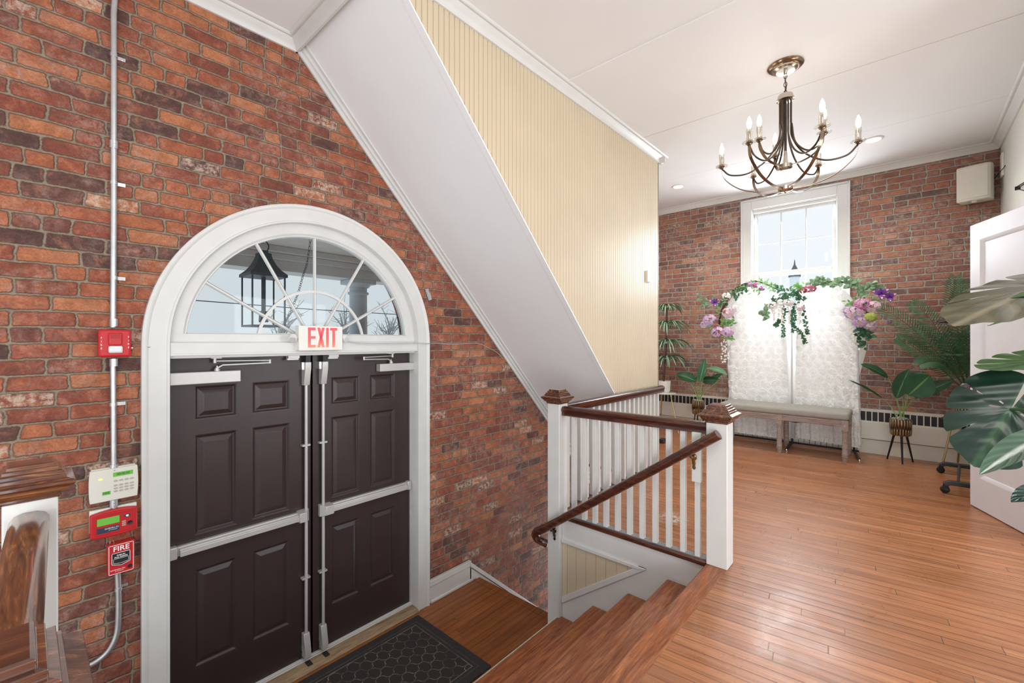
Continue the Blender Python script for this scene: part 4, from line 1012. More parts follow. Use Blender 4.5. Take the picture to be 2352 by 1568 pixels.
#--PART4--
# ================================================================== BACK ROOM
# window 2: casing, two sashes, muntins, panes
win = bpy.data.objects.new('window_2', None); COL.objects.link(win); win.location = (XF, 1.1, 2.0); struct(win)
cy0, cy1, czt = .507, 1.700, 3.262
wy0, wy1, wzt = .625, 1.580, 3.135
b = MB(); x0 = XF - .024
b.box(x0, XF, cy0, wy0, .72, czt).box(x0, XF, wy1, cy1, .72, czt).box(x0, XF, wy0, wy1, wzt, czt)
b.box(x0 - .012, XF, cy0 - .012, cy0 + .014, .72, czt + .012).box(x0 - .012, XF, cy1 - .014, cy1 + .012, .72, czt + .012).box(x0 - .012, XF, cy0, cy1, czt - .012, czt + .012)
b.build('casing', M['trim'], win, bevel=.004)
MB().box(XF - .07, XF + .02, cy0 - .02, cy1 + .02, .69, .73).build('window_sill', M['trim'], win, bevel=.004)
b = MB(); b.box(XF, XF + .16, wy0 - .03, wy0 + .012, .73, wzt + .03).box(XF, XF + .16, wy1 - .012, wy1 + .03, .73, wzt + .03).box(XF, XF + .16, wy0, wy1, wzt - .012, wzt + .03); b.build('jamb', M['trim'], win, bevel=.003)
def sash(y0, y1, z0, z1, xs, nm):
    s_ = .042; b = MB(); b.box(xs, xs + .035, y0, y0 + s_, z0, z1).box(xs, xs + .035, y1 - s_, y1, z0, z1).box(xs, xs + .035, y0 + s_, y1 - s_, z0, z0 + .055).box(xs, xs + .035, y0 + s_, y1 - s_, z1 - s_, z1)
    o = b.build('sash', M['trim'], win, bevel=.003)
    for k in (1, 2):
        y = y0 + s_ + (y1 - y0 - 2 * s_) * k / 3; MB().box(xs + .004, xs + .03, y - .006, y + .006, z0 + .05, z1 - s_).build('muntin', M['trim'], o)
    zm = (z0 + z1) / 2 + .01; MB().box(xs + .005, xs + .029, y0 + s_, y1 - s_, zm - .005, zm + .005).build('muntin', M['trim'], o)
    MB().box(xs + .015, xs + .018, y0 + .02, y1 - .02, z0 + .02, z1 - .02).build('pane', M['pane2'], o)
sash(wy0 + .012, wy1 - .012, 2.205, wzt - .035, XF + .075, 'upper')
sash(wy0 + .012, wy1 - .012, .75, 2.265, XF + .03, 'lower')
b = MB().box(XF + .02, XF + .13, wy0 + .012, wy1 - .012, wzt - .05, wzt - .012); b.build('head_stop', M['trim'], win, bevel=.003)
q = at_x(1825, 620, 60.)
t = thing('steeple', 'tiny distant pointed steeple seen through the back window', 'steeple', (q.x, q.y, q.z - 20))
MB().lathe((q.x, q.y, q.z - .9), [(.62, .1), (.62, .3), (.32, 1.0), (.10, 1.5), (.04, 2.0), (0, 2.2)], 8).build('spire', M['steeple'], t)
MB().lathe((q.x, q.y, q.z - .9), [(.5, -20), (.5, .1)], 8).build('tower', simple('haze_tinted_tower', (.80, .86, .90), .9, var=.0), t)  # distance haze put into the tower's colour, close to the sky tone

# radiator cover along the back wall
t = thing('baseboard_heater', 'long cream baseboard heater with slotted grille along the back brick wall', 'heater', (6.68, 1.2, 0))
ya, yb, xr_ = YR + .02, YW - .01, XF - .075
b = MB(); b.box(xr_, XF, ya, yb, .502, .522).box(xr_, xr_ + .006, ya, yb, .370, .386).box(xr_, XF, ya, yb, .494, .504)
b.build('top_rail', M['ivory'], t, bevel=.002)
MB().box(xr_ + .008, XF, ya, yb, .375, .50).build('dark_fins', M['dkbox'], t)
b = MB(); y = ya
while y < yb: b.box(xr_ + .001, xr_ + .004, y, y + .010, .380, .500); y += .0555
b.build('grille', M['ivory'], t)
b = MB(); y = ya
for k in range(8): b.box(xr_ + .005, xr_ + .008, ya, yb, .390 + k * .0135, .395 + k * .0135)
b.build('louver', M['gunmetal'], t)
MB().box(xr_ - .004, XF, ya, yb, .172, .371).build('upper_panel', M['ivory'], t, bevel=.004)
MB().box(xr_ + .014, XF, ya, yb, 0, .165).build('lower_panel', M['ivory'], t, bevel=.003)

# speaker high in the corner, cable, box on the right wall
c_ = at_x(2203, 388, 6.57)
t = thing('wall_speaker', 'white wall speaker tilted in the corner below the ceiling', 'speaker', (6.62, -.53, 2.95))
ang = math.radians(-14); R3 = Matrix.Rotation(ang, 3, 'Z')
def SP(y, x, z): v = R3 @ Vector((x, y, 0)); return Vector((6.56 + v.x, -.530 + v.y, z))
prof = [(-.128, .12), (-.132, .03), (-.120, -.012), (-.095, -.030), (.0, -.036), (.118, -.030), (.125, -.018), (.11, .12)]
b = MB(); b.prism(prof, lambda u, w_, d_: SP(u, w_, d_), 2.775, 3.140); b.build('speaker_box', M['ivory'], t, bevel=.012)
b = MB(); b.prism([(-.105, -.036), (-.02, -.041), (.108, -.036), (.108, -.026), (-.105, -.026)], lambda u, w_, d_: SP(u, w_, d_), 2.80, 3.118); b.build('front_grille', M['ivory'], t, bevel=.003)
b = MB(); outline(b, [(0, 0), (.03, 0), (.03, .014), (0, .014)], .003, 0); b.v = [SP(-x_ + .03, -.042 + y_, 2.96 + z_) for x_, y_, z_ in b.v]; b.build('badge', M['white'], t)
MB().cyl(SP(0, .02, 2.760), SP(0, .02, 2.78), .022, n=14).build('swivel_knob', M['ivory'], t)
MB().cyl(SP(0, .06, 2.955), (XF, -.53, 2.955), .02, n=10).build('wall_bracket', M['ivory'], t)
tag(MB().tube(catmull([(6.66, -.66, 2.94), (6.62, -.69, 3.0), (6.45, -.725, 3.035), (6.40, YR + .008, 3.04)], 5), .004, 6).build('speaker_cable', M['black']), 'short black cable from the speaker to the right wall', 'cable')
c_ = at_y(2305, 379, YR)
tag(MB().box(c_.x - .06, c_.x + .045, YR, YR + .02, c_.z - .115, c_.z + .115).build('wall_plate', M['white'], bevel=.004), 'narrow white cover plate on the right wall beside the speaker cable', 'wall plate')
c_ = at_y(2335, 433, YR + .02)
b = MB(); p = c_; e1, e2 = at_y(2362, 415, YR + .02), at_y(2362, 440, YR + .02)
e1 = Vector((e1.x, YR + .01, e1.z)); b.tube([e1, p, e2], .006, 6); b.box(p.x - .012, p.x + .012, YR, YR + .03, p.z - .012, p.z + .016)
b.tube([e1 + Vector((0, .0, .014)), p + Vector((0, 0, .014))], .005, 6)
tag(b.build('wall_bracket', M['black']), 'black metal bracket at the right edge of the picture above the white door', 'bracket')

# white panelled door standing open on the right
pa, pb = Vector((5.114, -.393, 0)), Vector((4.29, -.727, 0))
dd = (pb - pa).normalized(); nn = Vector((dd.y, -dd.x, 0)); nn = nn if nn.y > 0 else -nn
DW = (pb - pa).length; DH = 2.255
root = bpy.data.objects.new('door_3', None); COL.objects.link(root); root.location = pa; struct(root)
b = MB(); Pd = lambda u, w_, d_: pa + dd * u - nn * d_ + Vector((0, 0, w_))
pan = [(.115, DW - .115, .25, .86), (.115, DW - .115, 1.06, DH - .13)]
us_ = [0, .115, DW - .115, DW]; ws_ = [.008, .25, .86, 1.06, DH - .13, DH]
RD = [(.004, .001), (.016, .005), (.026, .010), (.030, .014)]
panel_face(b, us_, ws_, pan, Pd, RD)
Pe = lambda u, w_, d_: pa + dd * u - nn * (.040 - d_) + Vector((0, 0, w_))
panel_face(b, us_, ws_, pan, Pe, RD)
for u0 in (0, DW): b.add([Pd(u0, .008, 0), Pd(u0, .008, .04), Pd(u0, DH, .04), Pd(u0, DH, 0)], [(0, 1, 2, 3), (3, 2, 1, 0)])
for w0 in (.008, DH): b.add([Pd(0, w0, 0), Pd(DW, w0, 0), Pd(DW, w0, .04), Pd(0, w0, .04)], [(0, 1, 2, 3)])
b.build('door_panel', M['trim_cool'], root, smooth=0)
kz = .962
b = MB(); b.obox(Pd(.058, kz, -.002), dd * .020, nn * .004, (0, 0, .085)); pl = b.build('knob_plate', M['bronze_dk'], root, bevel=.002)
kc = Pd(.058, kz, 0); b = MB(); b.cyl(kc, kc + nn * .045, .008); b.cyl(kc, kc + nn * .012, .016); b.build('knob_stem', M['bronze_dk'], root)
MB().sphere(kc + nn * .060, .029, 16, (1, 1, 1)).build('door_knob', M['knob'], root)
b = MB(); kc2 = Pd(.058, kz, .04); b.cyl(kc2, kc2 - nn * .05, .008); b.sphere(kc2 - nn * .062, .028, 14); b.obox(Pd(.058, kz, .042), dd * .02, nn * .003, (0, 0, .085)); b.build('door_knob', M['knob'], root)
for z in (.25, 1.2, 2.05): MB().cyl(Pd(DW + .004, z - .045, -.004), Pd(DW + .004, z + .045, -.004), .008, n=8).build('hinge', M['bronze_dk'], root)
struct(MB().box(4.28, 4.36, YR - .12, YR + .02, 0, 2.36).box(3.40, 3.48, YR - .12, YR + .02, 0, 2.36).box(3.40, 4.36, YR - .12, YR + .02, 2.28, 2.36).build('trim_15', M['trim'], bevel=.003))

# ------------------------------------------------------------------ bench
bx0, bx1, by0, by1 = 5.985, 6.435, .458, 1.775
t = thing('upholstered_bench', 'long bench with grey padded seat and washed wooden legs before the white backdrop', 'bench', (6.2, 1.1, 0))
b = MB().box(bx0 - .008, bx1 + .008, by0 - .008, by1 + .008, .455, .540); o = b.build('seat_cushion', M['benchcloth'], t, bevel=.032); o.modifiers['bevel'].segments = 5
b = MB()
for x_, s_ in ((bx0 + .004, -1), (bx1 - .004, 1)):
    b.box(min(x_, x_ - s_ * .022), max(x_, x_ - s_ * .022), by0 + .02, by1 - .02, .385, .455)
    for k in range(3): b.box(x_ + s_ * .001 - .003, x_ + s_ * .001 + .003, by0 + .03, by1 - .03, .392 + k * .020, .402 + k * .020)
for y_ in (by0 + .004, by1 - .026): b.box(bx0 + .02, bx1 - .02, y_, y_ + .022, .385, .455)
b.build('apron', M['benchwood'], t, bevel=.002)
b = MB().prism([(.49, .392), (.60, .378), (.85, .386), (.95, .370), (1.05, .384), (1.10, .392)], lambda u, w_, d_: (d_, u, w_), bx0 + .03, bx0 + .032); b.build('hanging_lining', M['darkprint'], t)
for y_ in (.488, 1.113, 1.745):
    for x_ in (bx0 + .022, bx1 - .022):
        b = MB(); b.box(x_ - .029, x_ + .029, y_ - .029, y_ + .029, .345, .457)
        b.lathe((x_, y_, 0), [(.022, .0), (.024, .012), (.029, .05), (.032, .055), (.032, .063), (.025, .068), (.030, .075), (.028, .09), (.027, .31), (.029, .325), (.033, .332), (.033, .340), (.026, .346)], 16)
        b.lathe((x_ - .027, y_, .40), [(.004, -.002), (.010, -.003), (.013, 0)], 10, axis='X')
        lg = b.build('leg', M['benchwood'], t, smooth=40)
        MB().lathe((x_ - .0265, y_, .40), [(0, -.004), (.005, -.003), (.006, 0)], 8, axis='X').build('rosette', M['trim'], lg)

# ------------------------------------------------------------------ backdrop stand with drapes
XD = 6.50
t = thing('backdrop_stand', 'black backdrop stand whose base rail and feet show under the white drapes', 'stand', (XD, 1.05, 0))
b = MB(); b.cyl((XD + .03, .40, .035), (XD + .03, 1.80, .035), .011, n=10); b.build('base_rail', M['black'], t)
for y_ in (.445, 1.07, 1.79):
    MB().cyl((XD + .03, y_, .02), (XD + .03, y_, 1.72), .011, n=10).build('upright', M['black'], t)
    f = MB(); yf = .372 if y_ < .5 else y_ - .01; f.tube([(XD + .03, y_, .035), (6.12, yf, .028)], .015, 4); fo = f.build('foot', M['black'], t)
    MB().lathe((6.12, yf, 0), [(.022, 0), (.022, .006), (.012, .012), (.010, .03)], 12).build('foot_pad', M['nickel'], fo)
MB().cyl((XD + .03, .445, 1.70), (XD + .03, 1.79, 1.70), .011, n=10).build('top_rail', M['black'], t)
b = MB()
for k in range(24): y_ = .42 + k * .058; b.cyl((XD + .025, y_, .035), (XD + .025, y_, .12), .0028, n=5)
b.build('hook', M['black'], t)
def interp(pts, x):
    for (a, va), (c, vc) in zip(pts, pts[1:]):
        if a <= x <= c: return va + (vc - va) * (x - a) / (c - a)
    return pts[0][1] if x < pts[0][0] else pts[-1][1]
def vn(x, y, seed=0):
    def h(i, j): v = math.sin(i * 127.1 + j * 311.7 + seed * 74.7) * 43758.5453; return v - math.floor(v)
    i, j = math.floor(x), math.floor(y); a, c = x - i, y - j; a = a * a * (3 - 2 * a); c = c * c * (3 - 2 * c)
    return (h(i, j) * (1 - a) + h(i + 1, j) * a) * (1 - c) + (h(i, j + 1) * (1 - a) + h(i + 1, j + 1) * a) * c
def rosette(y, z, seed):
    low = max(0, min(1, (1.45 - z) / .5)); w_ = .035 * low
    y += w_ * (vn(y * 9, z * 9, seed) - .5) * 2; z += w_ * (vn(y * 9 + 40, z * 9, seed) - .5) * 2
    c_ = .100; r_ = math.floor(z / (c_ * .9)); fy = y / c_ + .5 * (r_ % 2); fy = fy - math.floor(fy) - .5; fz = z / (c_ * .9); fz = fz - math.floor(fz) - .5
    d = math.hypot(fy, fz); a = math.atan2(fz, fy); env = max(0, min(1, (.50 - d) / .08))
    h = env * (.55 + .45 * math.sin(d * 40 + a * 1.0 + 3 * vn(y * 60, z * 60, seed))) * (1.1 - d)
    return .013 * h + .0045 * (.4 + low) * vn(y * 75, z * 75, seed + 3) + .006 * low * vn(y * 30, z * 30, seed + 9)
def drape(name, label, top, left, right, zbot, mat, xoff, folds, seed, bulge=.0, ros=True):
    """top: (y,z) pairs from +y to -y as fraction 0..1; left/right: edge y as function of z"""
    r_ = random.Random(seed); ph = [r_.uniform(0, 6) for _ in range(4)]
    def P(s_, t_):
        zt_ = interp(top, s_); zb_ = zbot(s_); z = zt_ + (zb_ - zt_) * t_
        yl, yr = interp(left, z), interp(right, z); y = yl + (yr - yl) * s_
        f = (-rosette(y, z, seed) if ros else 0) + .009 * math.sin(s_ * folds * 2 * PI + ph[0] + .6 * math.sin(t_ * 3)) * (.3 + .7 * t_) + .006 * math.sin(s_ * folds * 4.7 * PI + ph[1]) * t_
        edge = min(s_, 1 - s_); x = XD + xoff + f + bulge * math.sin(PI * s_) * -1 + (.05 * (1 - min(1, edge / .04)) ** 2)
        return (x, y + .003 * math.sin(z * 30 + ph[2]), z)
    b = MB().grid(P, 180 if ros else 20, 420 if ros else 30); o = b.build(name, mat, smooth=180)
    return tag(o, label, 'drape')
zt_l = [(0, 1.43), (.04, 1.62), (.10, 1.84), (.2, 1.95), (.32, 1.995), (.5, 1.99), (.75, 1.975), (.92, 1.93), (1, 1.86)]
zt_r = [(0, 1.85), (.06, 1.93), (.18, 1.985), (.35, 2.015), (.55, 2.01), (.72, 1.975), (.86, 1.88), (.95, 1.74), (1, 1.60)]
drape('rosette_drape', 'left white drape of fabric roses on the backdrop stand', zt_l, [(.0, 1.80), (.9, 1.83), (1.3, 1.845), (1.45, 1.89), (1.95, 1.90)], [(0, 1.085), (1, 1.11), (2, 1.15)], lambda s_: .085 - .01 * s_, M['drape'], -.02, 5, 1)
drape('rosette_drape', 'right white drape of fabric roses on the backdrop stand', zt_r, [(0, 1.045), (1, 1.03), (2, 1.02)], [(0, .372), (.6, .385), (1.1, .40), (1.5, .405), (1.75, .395), (2.05, .42)], lambda s_: .115 - .03 * s_, M['drape'], -.028, 6, 2)
zt_c = [(0, 1.50), (1, 1.50)]
drape('plain_drape', 'narrow plain white cloth showing between the two rose drapes', zt_c, [(0, 1.14), (2, 1.14)], [(0, .98), (2, .98)], lambda s_: .09, M['sheer'], .012, 2, 3, ros=False)
b = MB(); p1_, p2_, p3_, p4_ = (XD + .03, .41, 1.50), (XD + .05, .34, 1.42), (XD + .06, .335, 1.22), (XD + .03, .40, .90)
b.add([p1_, p2_, p3_, p4_], [(0, 1, 2, 3)]); tag(b.build('cloth_corner', M['sheer'], solid=.004, smooth=0), 'loose white cloth corner sticking out right of the drapes', 'cloth')

# ------------------------------------------------------------------ leaf builders
def frame(d_, nrm):
    d_ = Vector(d_).normalized(); n_ = Vector(nrm); n_ = (n_ - d_ * n_.dot(d_)); n_ = n_.normalized() if n_.length > 1e-5 else d_.orthogonal().normalized()
    return d_, n_, n_.cross(d_)
def blade(b, base, tip, width, nrm, droop=.1, fold=.25, nu=12, nv=4, shape=1.0, wavy=0.0):
    base, tip = Vector(base), Vector(tip); L_ = (tip - base).length; d_, n_, s_ = frame(tip - base, nrm)
    def P(u, v):
        c_ = base + d_ * (L_ * u) + n_ * (droop * L_ * 4 * u * (1 - u))
        wd = width * (math.sin(PI * min(1, u ** shape)) ** .72) * .5 + .0008
        if u > .985: wd = .0008
        a = (v - .5) * 2
        return c_ + s_ * (a * wd) + n_ * (fold * wd * abs(a) ** 1.3 + wavy * math.sin(u * 17 + a * 2) * abs(a))
    b.grid(P, nu, nv); return b
def leaf_on_stem(parent, base, joint, tip, width, nrm, mat, stem=M['stem'], droop=.08, fold=.25, r=.0045, ctrl=None, shape=.95, wavy=.002):
    base, joint = Vector(base), Vector(joint)
    c_ = Vector(ctrl) if ctrl else Vector((base.x * .5 + joint.x * .5, base.y * .5 + joint.y * .5, base.z + (joint.z - base.z) * .75))
    st = MB().tube(bez(base, c_, joint, 8), [r * (1.25 - .5 * k / 8) for k in range(9)], 7).build('stem', stem, parent)
    b = MB(); blade(b, joint, tip, width, nrm, droop, fold, 18, 8, shape, wavy); lf = b.build('leaf', mat, parent, smooth=80)
    return lf
def tripod_pot(t, c_, z0, z1, r0, r1, legs_r, legm, potm, legt=.008):
    c_ = Vector(c_); b = MB()
    b.lathe((c_.x, c_.y, 0), [(r0 * .9, z0), (r0, z0 + .012), (r1, z1), (r1 - .008, z1), (r1 - .012, z1 - .02), (0, z1 - .02)], 36); b.build('pot', potm, t, smooth=50)
    for k in range(3):
        a = legs_r[0] + 2 * PI * k / 3
        MB().tube([(c_.x + math.cos(a) * r0 * .62, c_.y + math.sin(a) * r0 * .62, z0 + .01), (c_.x + math.cos(a) * legs_r[1], c_.y + math.sin(a) * legs_r[1], 0)], [legt * 1.2, legt * .75], 10).build('leg', legm, t)
# bird-of-paradise plant left of the drapes
def L6(u, v, dx=0): return at_x(u, v, 6.37 + dx)
pc = Vector((6.37, 2.175, 0))
t = thing('potted_plant', 'small broad-leaved plant in a bronze pot with black legs left of the backdrop', 'potted plant', pc)
tripod_pot(t, pc, .295, .485, .083, .088, (.5, .105), M['black'], M['pot'])
b = MB(); r_ = random.Random(5)
for k in range(60): a, rr = r_.uniform(0, 2 * PI), r_.uniform(0, .07); b.sphere((pc.x + rr * math.cos(a), pc.y + rr * math.sin(a), .475 + r_.uniform(0, .015)), r_.uniform(.008, .016), 6)
b.build('moss', M['gravel'], t)
def B_(k): return (pc.x + .015 * math.cos(k * 1.9), pc.y + .02 * math.sin(k * 1.9), .48)
leaf_on_stem(t, B_(0), L6(1600, 876), L6(1554, 860, -.05), .15, (-.8, .1, .6), M['leaf_dk'], droop=.10)
leaf_on_stem(t, B_(1), L6(1607, 878, -.03), L6(1619, 826, .05), .115, (-1, -.3, .2), M['leaf_md'], droop=.03)
leaf_on_stem(t, B_(2), L6(1622, 846, 0), L6(1672, 862, -.04), .105, (-.5, 0, .9), M['leaf_lt'], droop=.12, ctrl=L6(1611, 880))
leaf_on_stem(t, B_(3), L6(1627, 880, .05), L6(1660, 858, .05), .10, (-.7, .2, .6), M['leaf_dk'], droop=.05)
leaf_on_stem(t, B_(4), L6(1652, 872, .0), L6(1607, 872, .03), .12, (-1, 0, -.25), M['leaf_dk'], droop=.03, ctrl=L6(1630, 890))
leaf_on_stem(t, B_(5), L6(1584, 877, .05), L6(1600, 862, .12), .11, (-1, 0, .2), M['leaf_md'], droop=.02)
# larger plant right of the bench
pc = Vector((6.43, .035, 0))
def L7(u, v, dx=0): return at_x(u, v, 6.43 + dx)
t = thing('potted_plant', 'large dark banana-leaf plant in a bronze pot with black legs right of the bench', 'potted plant', pc)
tripod_pot(t, pc, .293, .468, .092, .098, (PI + .12, .125), M['black'], M['pot'], .010)
b = MB()
for k in range(70): a, rr = r_.uniform(0, 2 * PI), r_.uniform(0, .085); b.sphere((pc.x + rr * math.cos(a), pc.y + rr * math.sin(a), .465 + r_.uniform(0, .02)), r_.uniform(.008, .018), 6)
b.build('moss', M['gravel'], t)
def B_(k): return (pc.x + .02 * math.cos(k * 1.7), pc.y + .028 * math.sin(k * 1.7), .47)
leaf_on_stem(t, B_(0), L7(2040, 868), L7(1977, 836, -.06), .10, (-.7, .1, .8), M['leaf_dk'], droop=.08, ctrl=L7(2057, 895))
leaf_on_stem(t, B_(1), L7(2028, 915), L7(1951, 873, -.1), .045, (-.5, .3, .9), M['leaf_dk'], droop=.03, ctrl=L7(2048, 930))
leaf_on_stem(t, B_(2), L7(2059, 915, -.04), L7(2088, 847, 0), .155, (-1, .25, .1), M['leaf_dk'], droop=.03)
leaf_on_stem(t, B_(3), L7(2072, 892, 0), L7(2128, 855, .02), .17, (-.7, .2, .7), M['leaf_dk'], droop=.03)
leaf_on_stem(t, B_(4), L7(2086, 908, -.10), L7(2136, 862, -.10), .27, (-1, -.25, .12), M['leaf_md'], droop=.02, ctrl=L7(2078, 950), shape=1.0, fold=.12)
leaf_on_stem(t, B_(5), L7(2101, 913, -.04), L7(2192, 872, .05), .13, (-.8, .0, .6), M['leaf_dk'], droop=.02, ctrl=L7(2083, 935))
# palm in the gold pot
pc = Vector((6.42, -.485, 0))
t = thing('potted_palm', 'feathery palm in a woven gold pot on thin gold legs beside the white door', 'potted plant', pc)
b = MB(); b.lathe((pc.x, pc.y, 0), [(.10, .53), (.115, .545), (.150, .80), (.146, .80), (.14, .78), (0, .78)], 40); b.build('pot', M['pot_gold'], t, smooth=50)
MB().lathe((pc.x, pc.y, 0), [(0, .505), (.19, .505), (.205, .515), (.205, .522), (0, .530)], 32).build('stand_tray', M['gunmetal'], t)
for a in (2.25, .25, 4.2):
    MB().tube([(pc.x + .16 * math.cos(a), pc.y + .16 * math.sin(a), .512), (pc.x + .27 * math.cos(a) * (1.0), pc.y + .27 * math.sin(a), 0)], .009, 10).build('leg', M['gold'], t)
def frond(parent, base, ctrl, tip, ll, n_=46, nrm=(0, 0, 1), mat=M['palm'], w_=.0095, start=.22):
    path = bez(base, ctrl, tip, 40); fr = MB(); fr.tube(path, [.005 * (1 - .8 * k / 40) + .001 for k in range(41)], 5)
    for i in range(n_):
        u = start + (1 - start) * (i + .5) / n_; k = min(39, int(u * 40)); p = path[k]; d_ = (path[k + 1] - path[k]).normalized()
        _, nn_, sd = frame(d_, nrm); L_ = ll * (math.sin(PI * min(1, .12 + .80 * (u - start) / (1 - start))) ** .6)
        for s_ in (-1, 1):
            dr = (d_ * .75 + sd * s_ * .75 + nn_ * .22).normalized(); e = p + dr * L_ + Vector((0, 0, -.22 * L_))
            blade(fr, p, e, w_, nn_, .06, .2, 4, 2)
    fr.v = [(min(x_, XF - .02), max(y_, YR + .012), z_) for x_, y_, z_ in fr.v]; return fr.build('frond', mat, parent, smooth=80)
pb_ = Vector((pc.x, pc.y, .78))
def L8(u, v, dx=0): return at_x(u, v, 6.42 + dx)
for c_, e, ll in ((L8(2130, 760, -.05), L8(2022, 705, -.10), .17), (L8(2165, 740, .0), L8(2093, 692, .02), .15), (L8(2178, 700, .02), L8(2196, 632, .04), .14),
                  (L8(2200, 720, .12), L8(2212, 645, .10), .14), (L8(2120, 800, -.12), L8(2060, 775, -.18), .15), (L8(2190, 800, -.1), L8(2100, 745, -.14), .16),
                  (L8(2172, 800, -.2), L8(2110, 838, -.35), .13), (L8(2185, 780, -.15), L8(2165, 760, -.30), .15), (L8(2215, 760, -.1), L8(2240, 770, -.2), .16),
                  (L8(2200, 800, -.2), L8(2190, 815, -.45), .14), (L8(2230, 740, .0), L8(2290, 720, .0), .16), (L8(2225, 800, .1), L8(2290, 830, .1), .15)):
    base = pb_ + Vector((r_.uniform(-.03, .03), r_.uniform(-.03, .03), 0)); frond(t, base, c_, e, ll, nrm=(-.75, .1, .6))
# striped dracaena behind the corner of the boarded wall
pc = Vector((6.28, 2.64, 0))
t = thing('striped_plant', 'striped arching-leaf plant on a small table partly hidden by the boarded wall corner', 'potted plant', pc)
MB().lathe((pc.x, pc.y, 0), [(0, .555), (.17, .555), (.175, .562), (.17, .570), (0, .572)], 32).build('table_top', M['ivory'], t)
for a in (-1.55, .6, 2.7): MB().tube([(pc.x + .10 * math.cos(a), pc.y + .10 * math.sin(a), .555), (pc.x + .20 * math.cos(a), pc.y + .22 * math.sin(a), 0)], .007, 8).build('leg', M['gold'], t)
MB().lathe((pc.x, pc.y, 0), [(.07, .572), (.09, .60), (.10, .74), (.09, .74), (0, .72)], 28).build('pot', M['white'], t)
MB().tube([(pc.x, pc.y, .72), (pc.x + .01, pc.y - .03, 1.2), (pc.x, pc.y - .05, 1.85)], .014, 8).build('stem', M['branch'], t)
for zc_, nr_, ll in ((1.05, 44, .36), (1.28, 48, .38), (1.54, 48, .38), (1.80, 40, .32)):
    b = MB()
    for k in range(nr_):
        a = 2 * PI * k / nr_ + r_.uniform(-.2, .2) + zc_; L_ = ll * r_.uniform(.75, 1.1) * .95; el = r_.uniform(.1, .9)
        c0 = Vector((pc.x, pc.y - .04, zc_)); h = Vector((math.cos(a), math.sin(a), 0)); e = c0 + h * L_ + Vector((0, 0, -L_ * (.5 - el * .6)))
        p_ = bez(c0, c0 + h * L_ * .55 + Vector((0, 0, L_ * .42)), e, 8); sd = h.cross(Vector((0, 0, 1)))
        vs, uv_ = [], []
        for i, q in enumerate(p_):
            wd = .017 * math.sin(PI * min(1, .12 + .88 * (i / 8))) ** .6 + .001
            for j, s_ in enumerate((-1, 0, 1)): vs.append(q + sd * s_ * wd + Vector((0, 0, .004 * abs(s_)))); uv_.append((i / 8, j / 2))
        b.add(vs, [(i * 3 + j, i * 3 + j + 1, i * 3 + j + 4, i * 3 + j + 3) for i in range(8) for j in range(2)], uv_)
    b.v = [(min(x_, XF - .09), min(y_, YW - .02), z_) for x_, y_, z_ in b.v]; b.build('leaf_rosette', M['striped'], t, smooth=80)

# ------------------------------------------------------------------ garment rack behind the door
t = thing('garment_rack', 'black rolling garment rack base with casters behind the white door', 'clothes rack', (5.76, -.5, 0))
for x_, yl, yr_ in ((6.16, -.262, -.70), (5.37, -.255, -.70)):
    p_ = [(x_, yl, .072), (x_, yl - .03, .095), (x_, yl - .09, .098), (x_, yr_ + .09, .098), (x_, yr_ + .03, .095), (x_, yr_, .072)]
    ft = MB().tube(catmull(p_, 4), .026, 4, flat=(1, 1.2), fixed=(0, 0, 1)).build('foot', M['gunmetal'], t, bevel=.006)
    for y_ in (yl - .015, yr_ + .01):
        b = MB(); b.lathe((x_ - .012, y_ + .01, .032), [(.0, -.003), (.026, 0), (.032, .006), (.032, .022), (.026, .028), (0, .030)], 18, axis='X'); b.box(x_ - .018, x_ + .024, y_ - .012, y_ + .024, .045, .072); b.build('caster', M['black'], t, bevel=.003)
MB().cyl((6.16, -.40, .10), (5.37, -.34, .10), .011, n=10).build('base_bar', M['gunmetal'], t)
for x_ in (6.16, 5.37): MB().cyl((x_, -.50, .10), (x_, -.52, 1.62), .013, n=10).build('upright', M['black'], t)
MB().cyl((6.16, -.52, 1.62), (5.37, -.52, 1.62), .012, n=10).build('top_rail', M['black'], t)
hx = 5.80; hy = -.52
t = thing('coat_hanger', 'glossy maroon wooden hanger whose tip shows left of the open door', 'hanger', (hx, hy, 1.60))
MB().tube(catmull([(hx, hy + .29, 1.505), (hx, hy + .27, 1.515), (hx, hy + .12, 1.545), (hx, hy, 1.575), (hx, hy - .12, 1.545), (hx, hy - .27, 1.515)], 5), [.010, .014] + [.013] * 24, 8, flat=(1.5, .9)).build('shoulder_bar', M['maroon'], t)
MB().cyl((hx, hy + .25, 1.500), (hx, hy - .25, 1.500), .006, n=8).build('trouser_bar', M['maroon'], t)
MB().tube(catmull([(hx, hy, 1.58), (hx, hy, 1.605), (hx + .008, hy, 1.62), (hx, hy, 1.64), (hx - .016, hy, 1.632)], 4), .0025, 6).build('hook', M['chrome'], t)

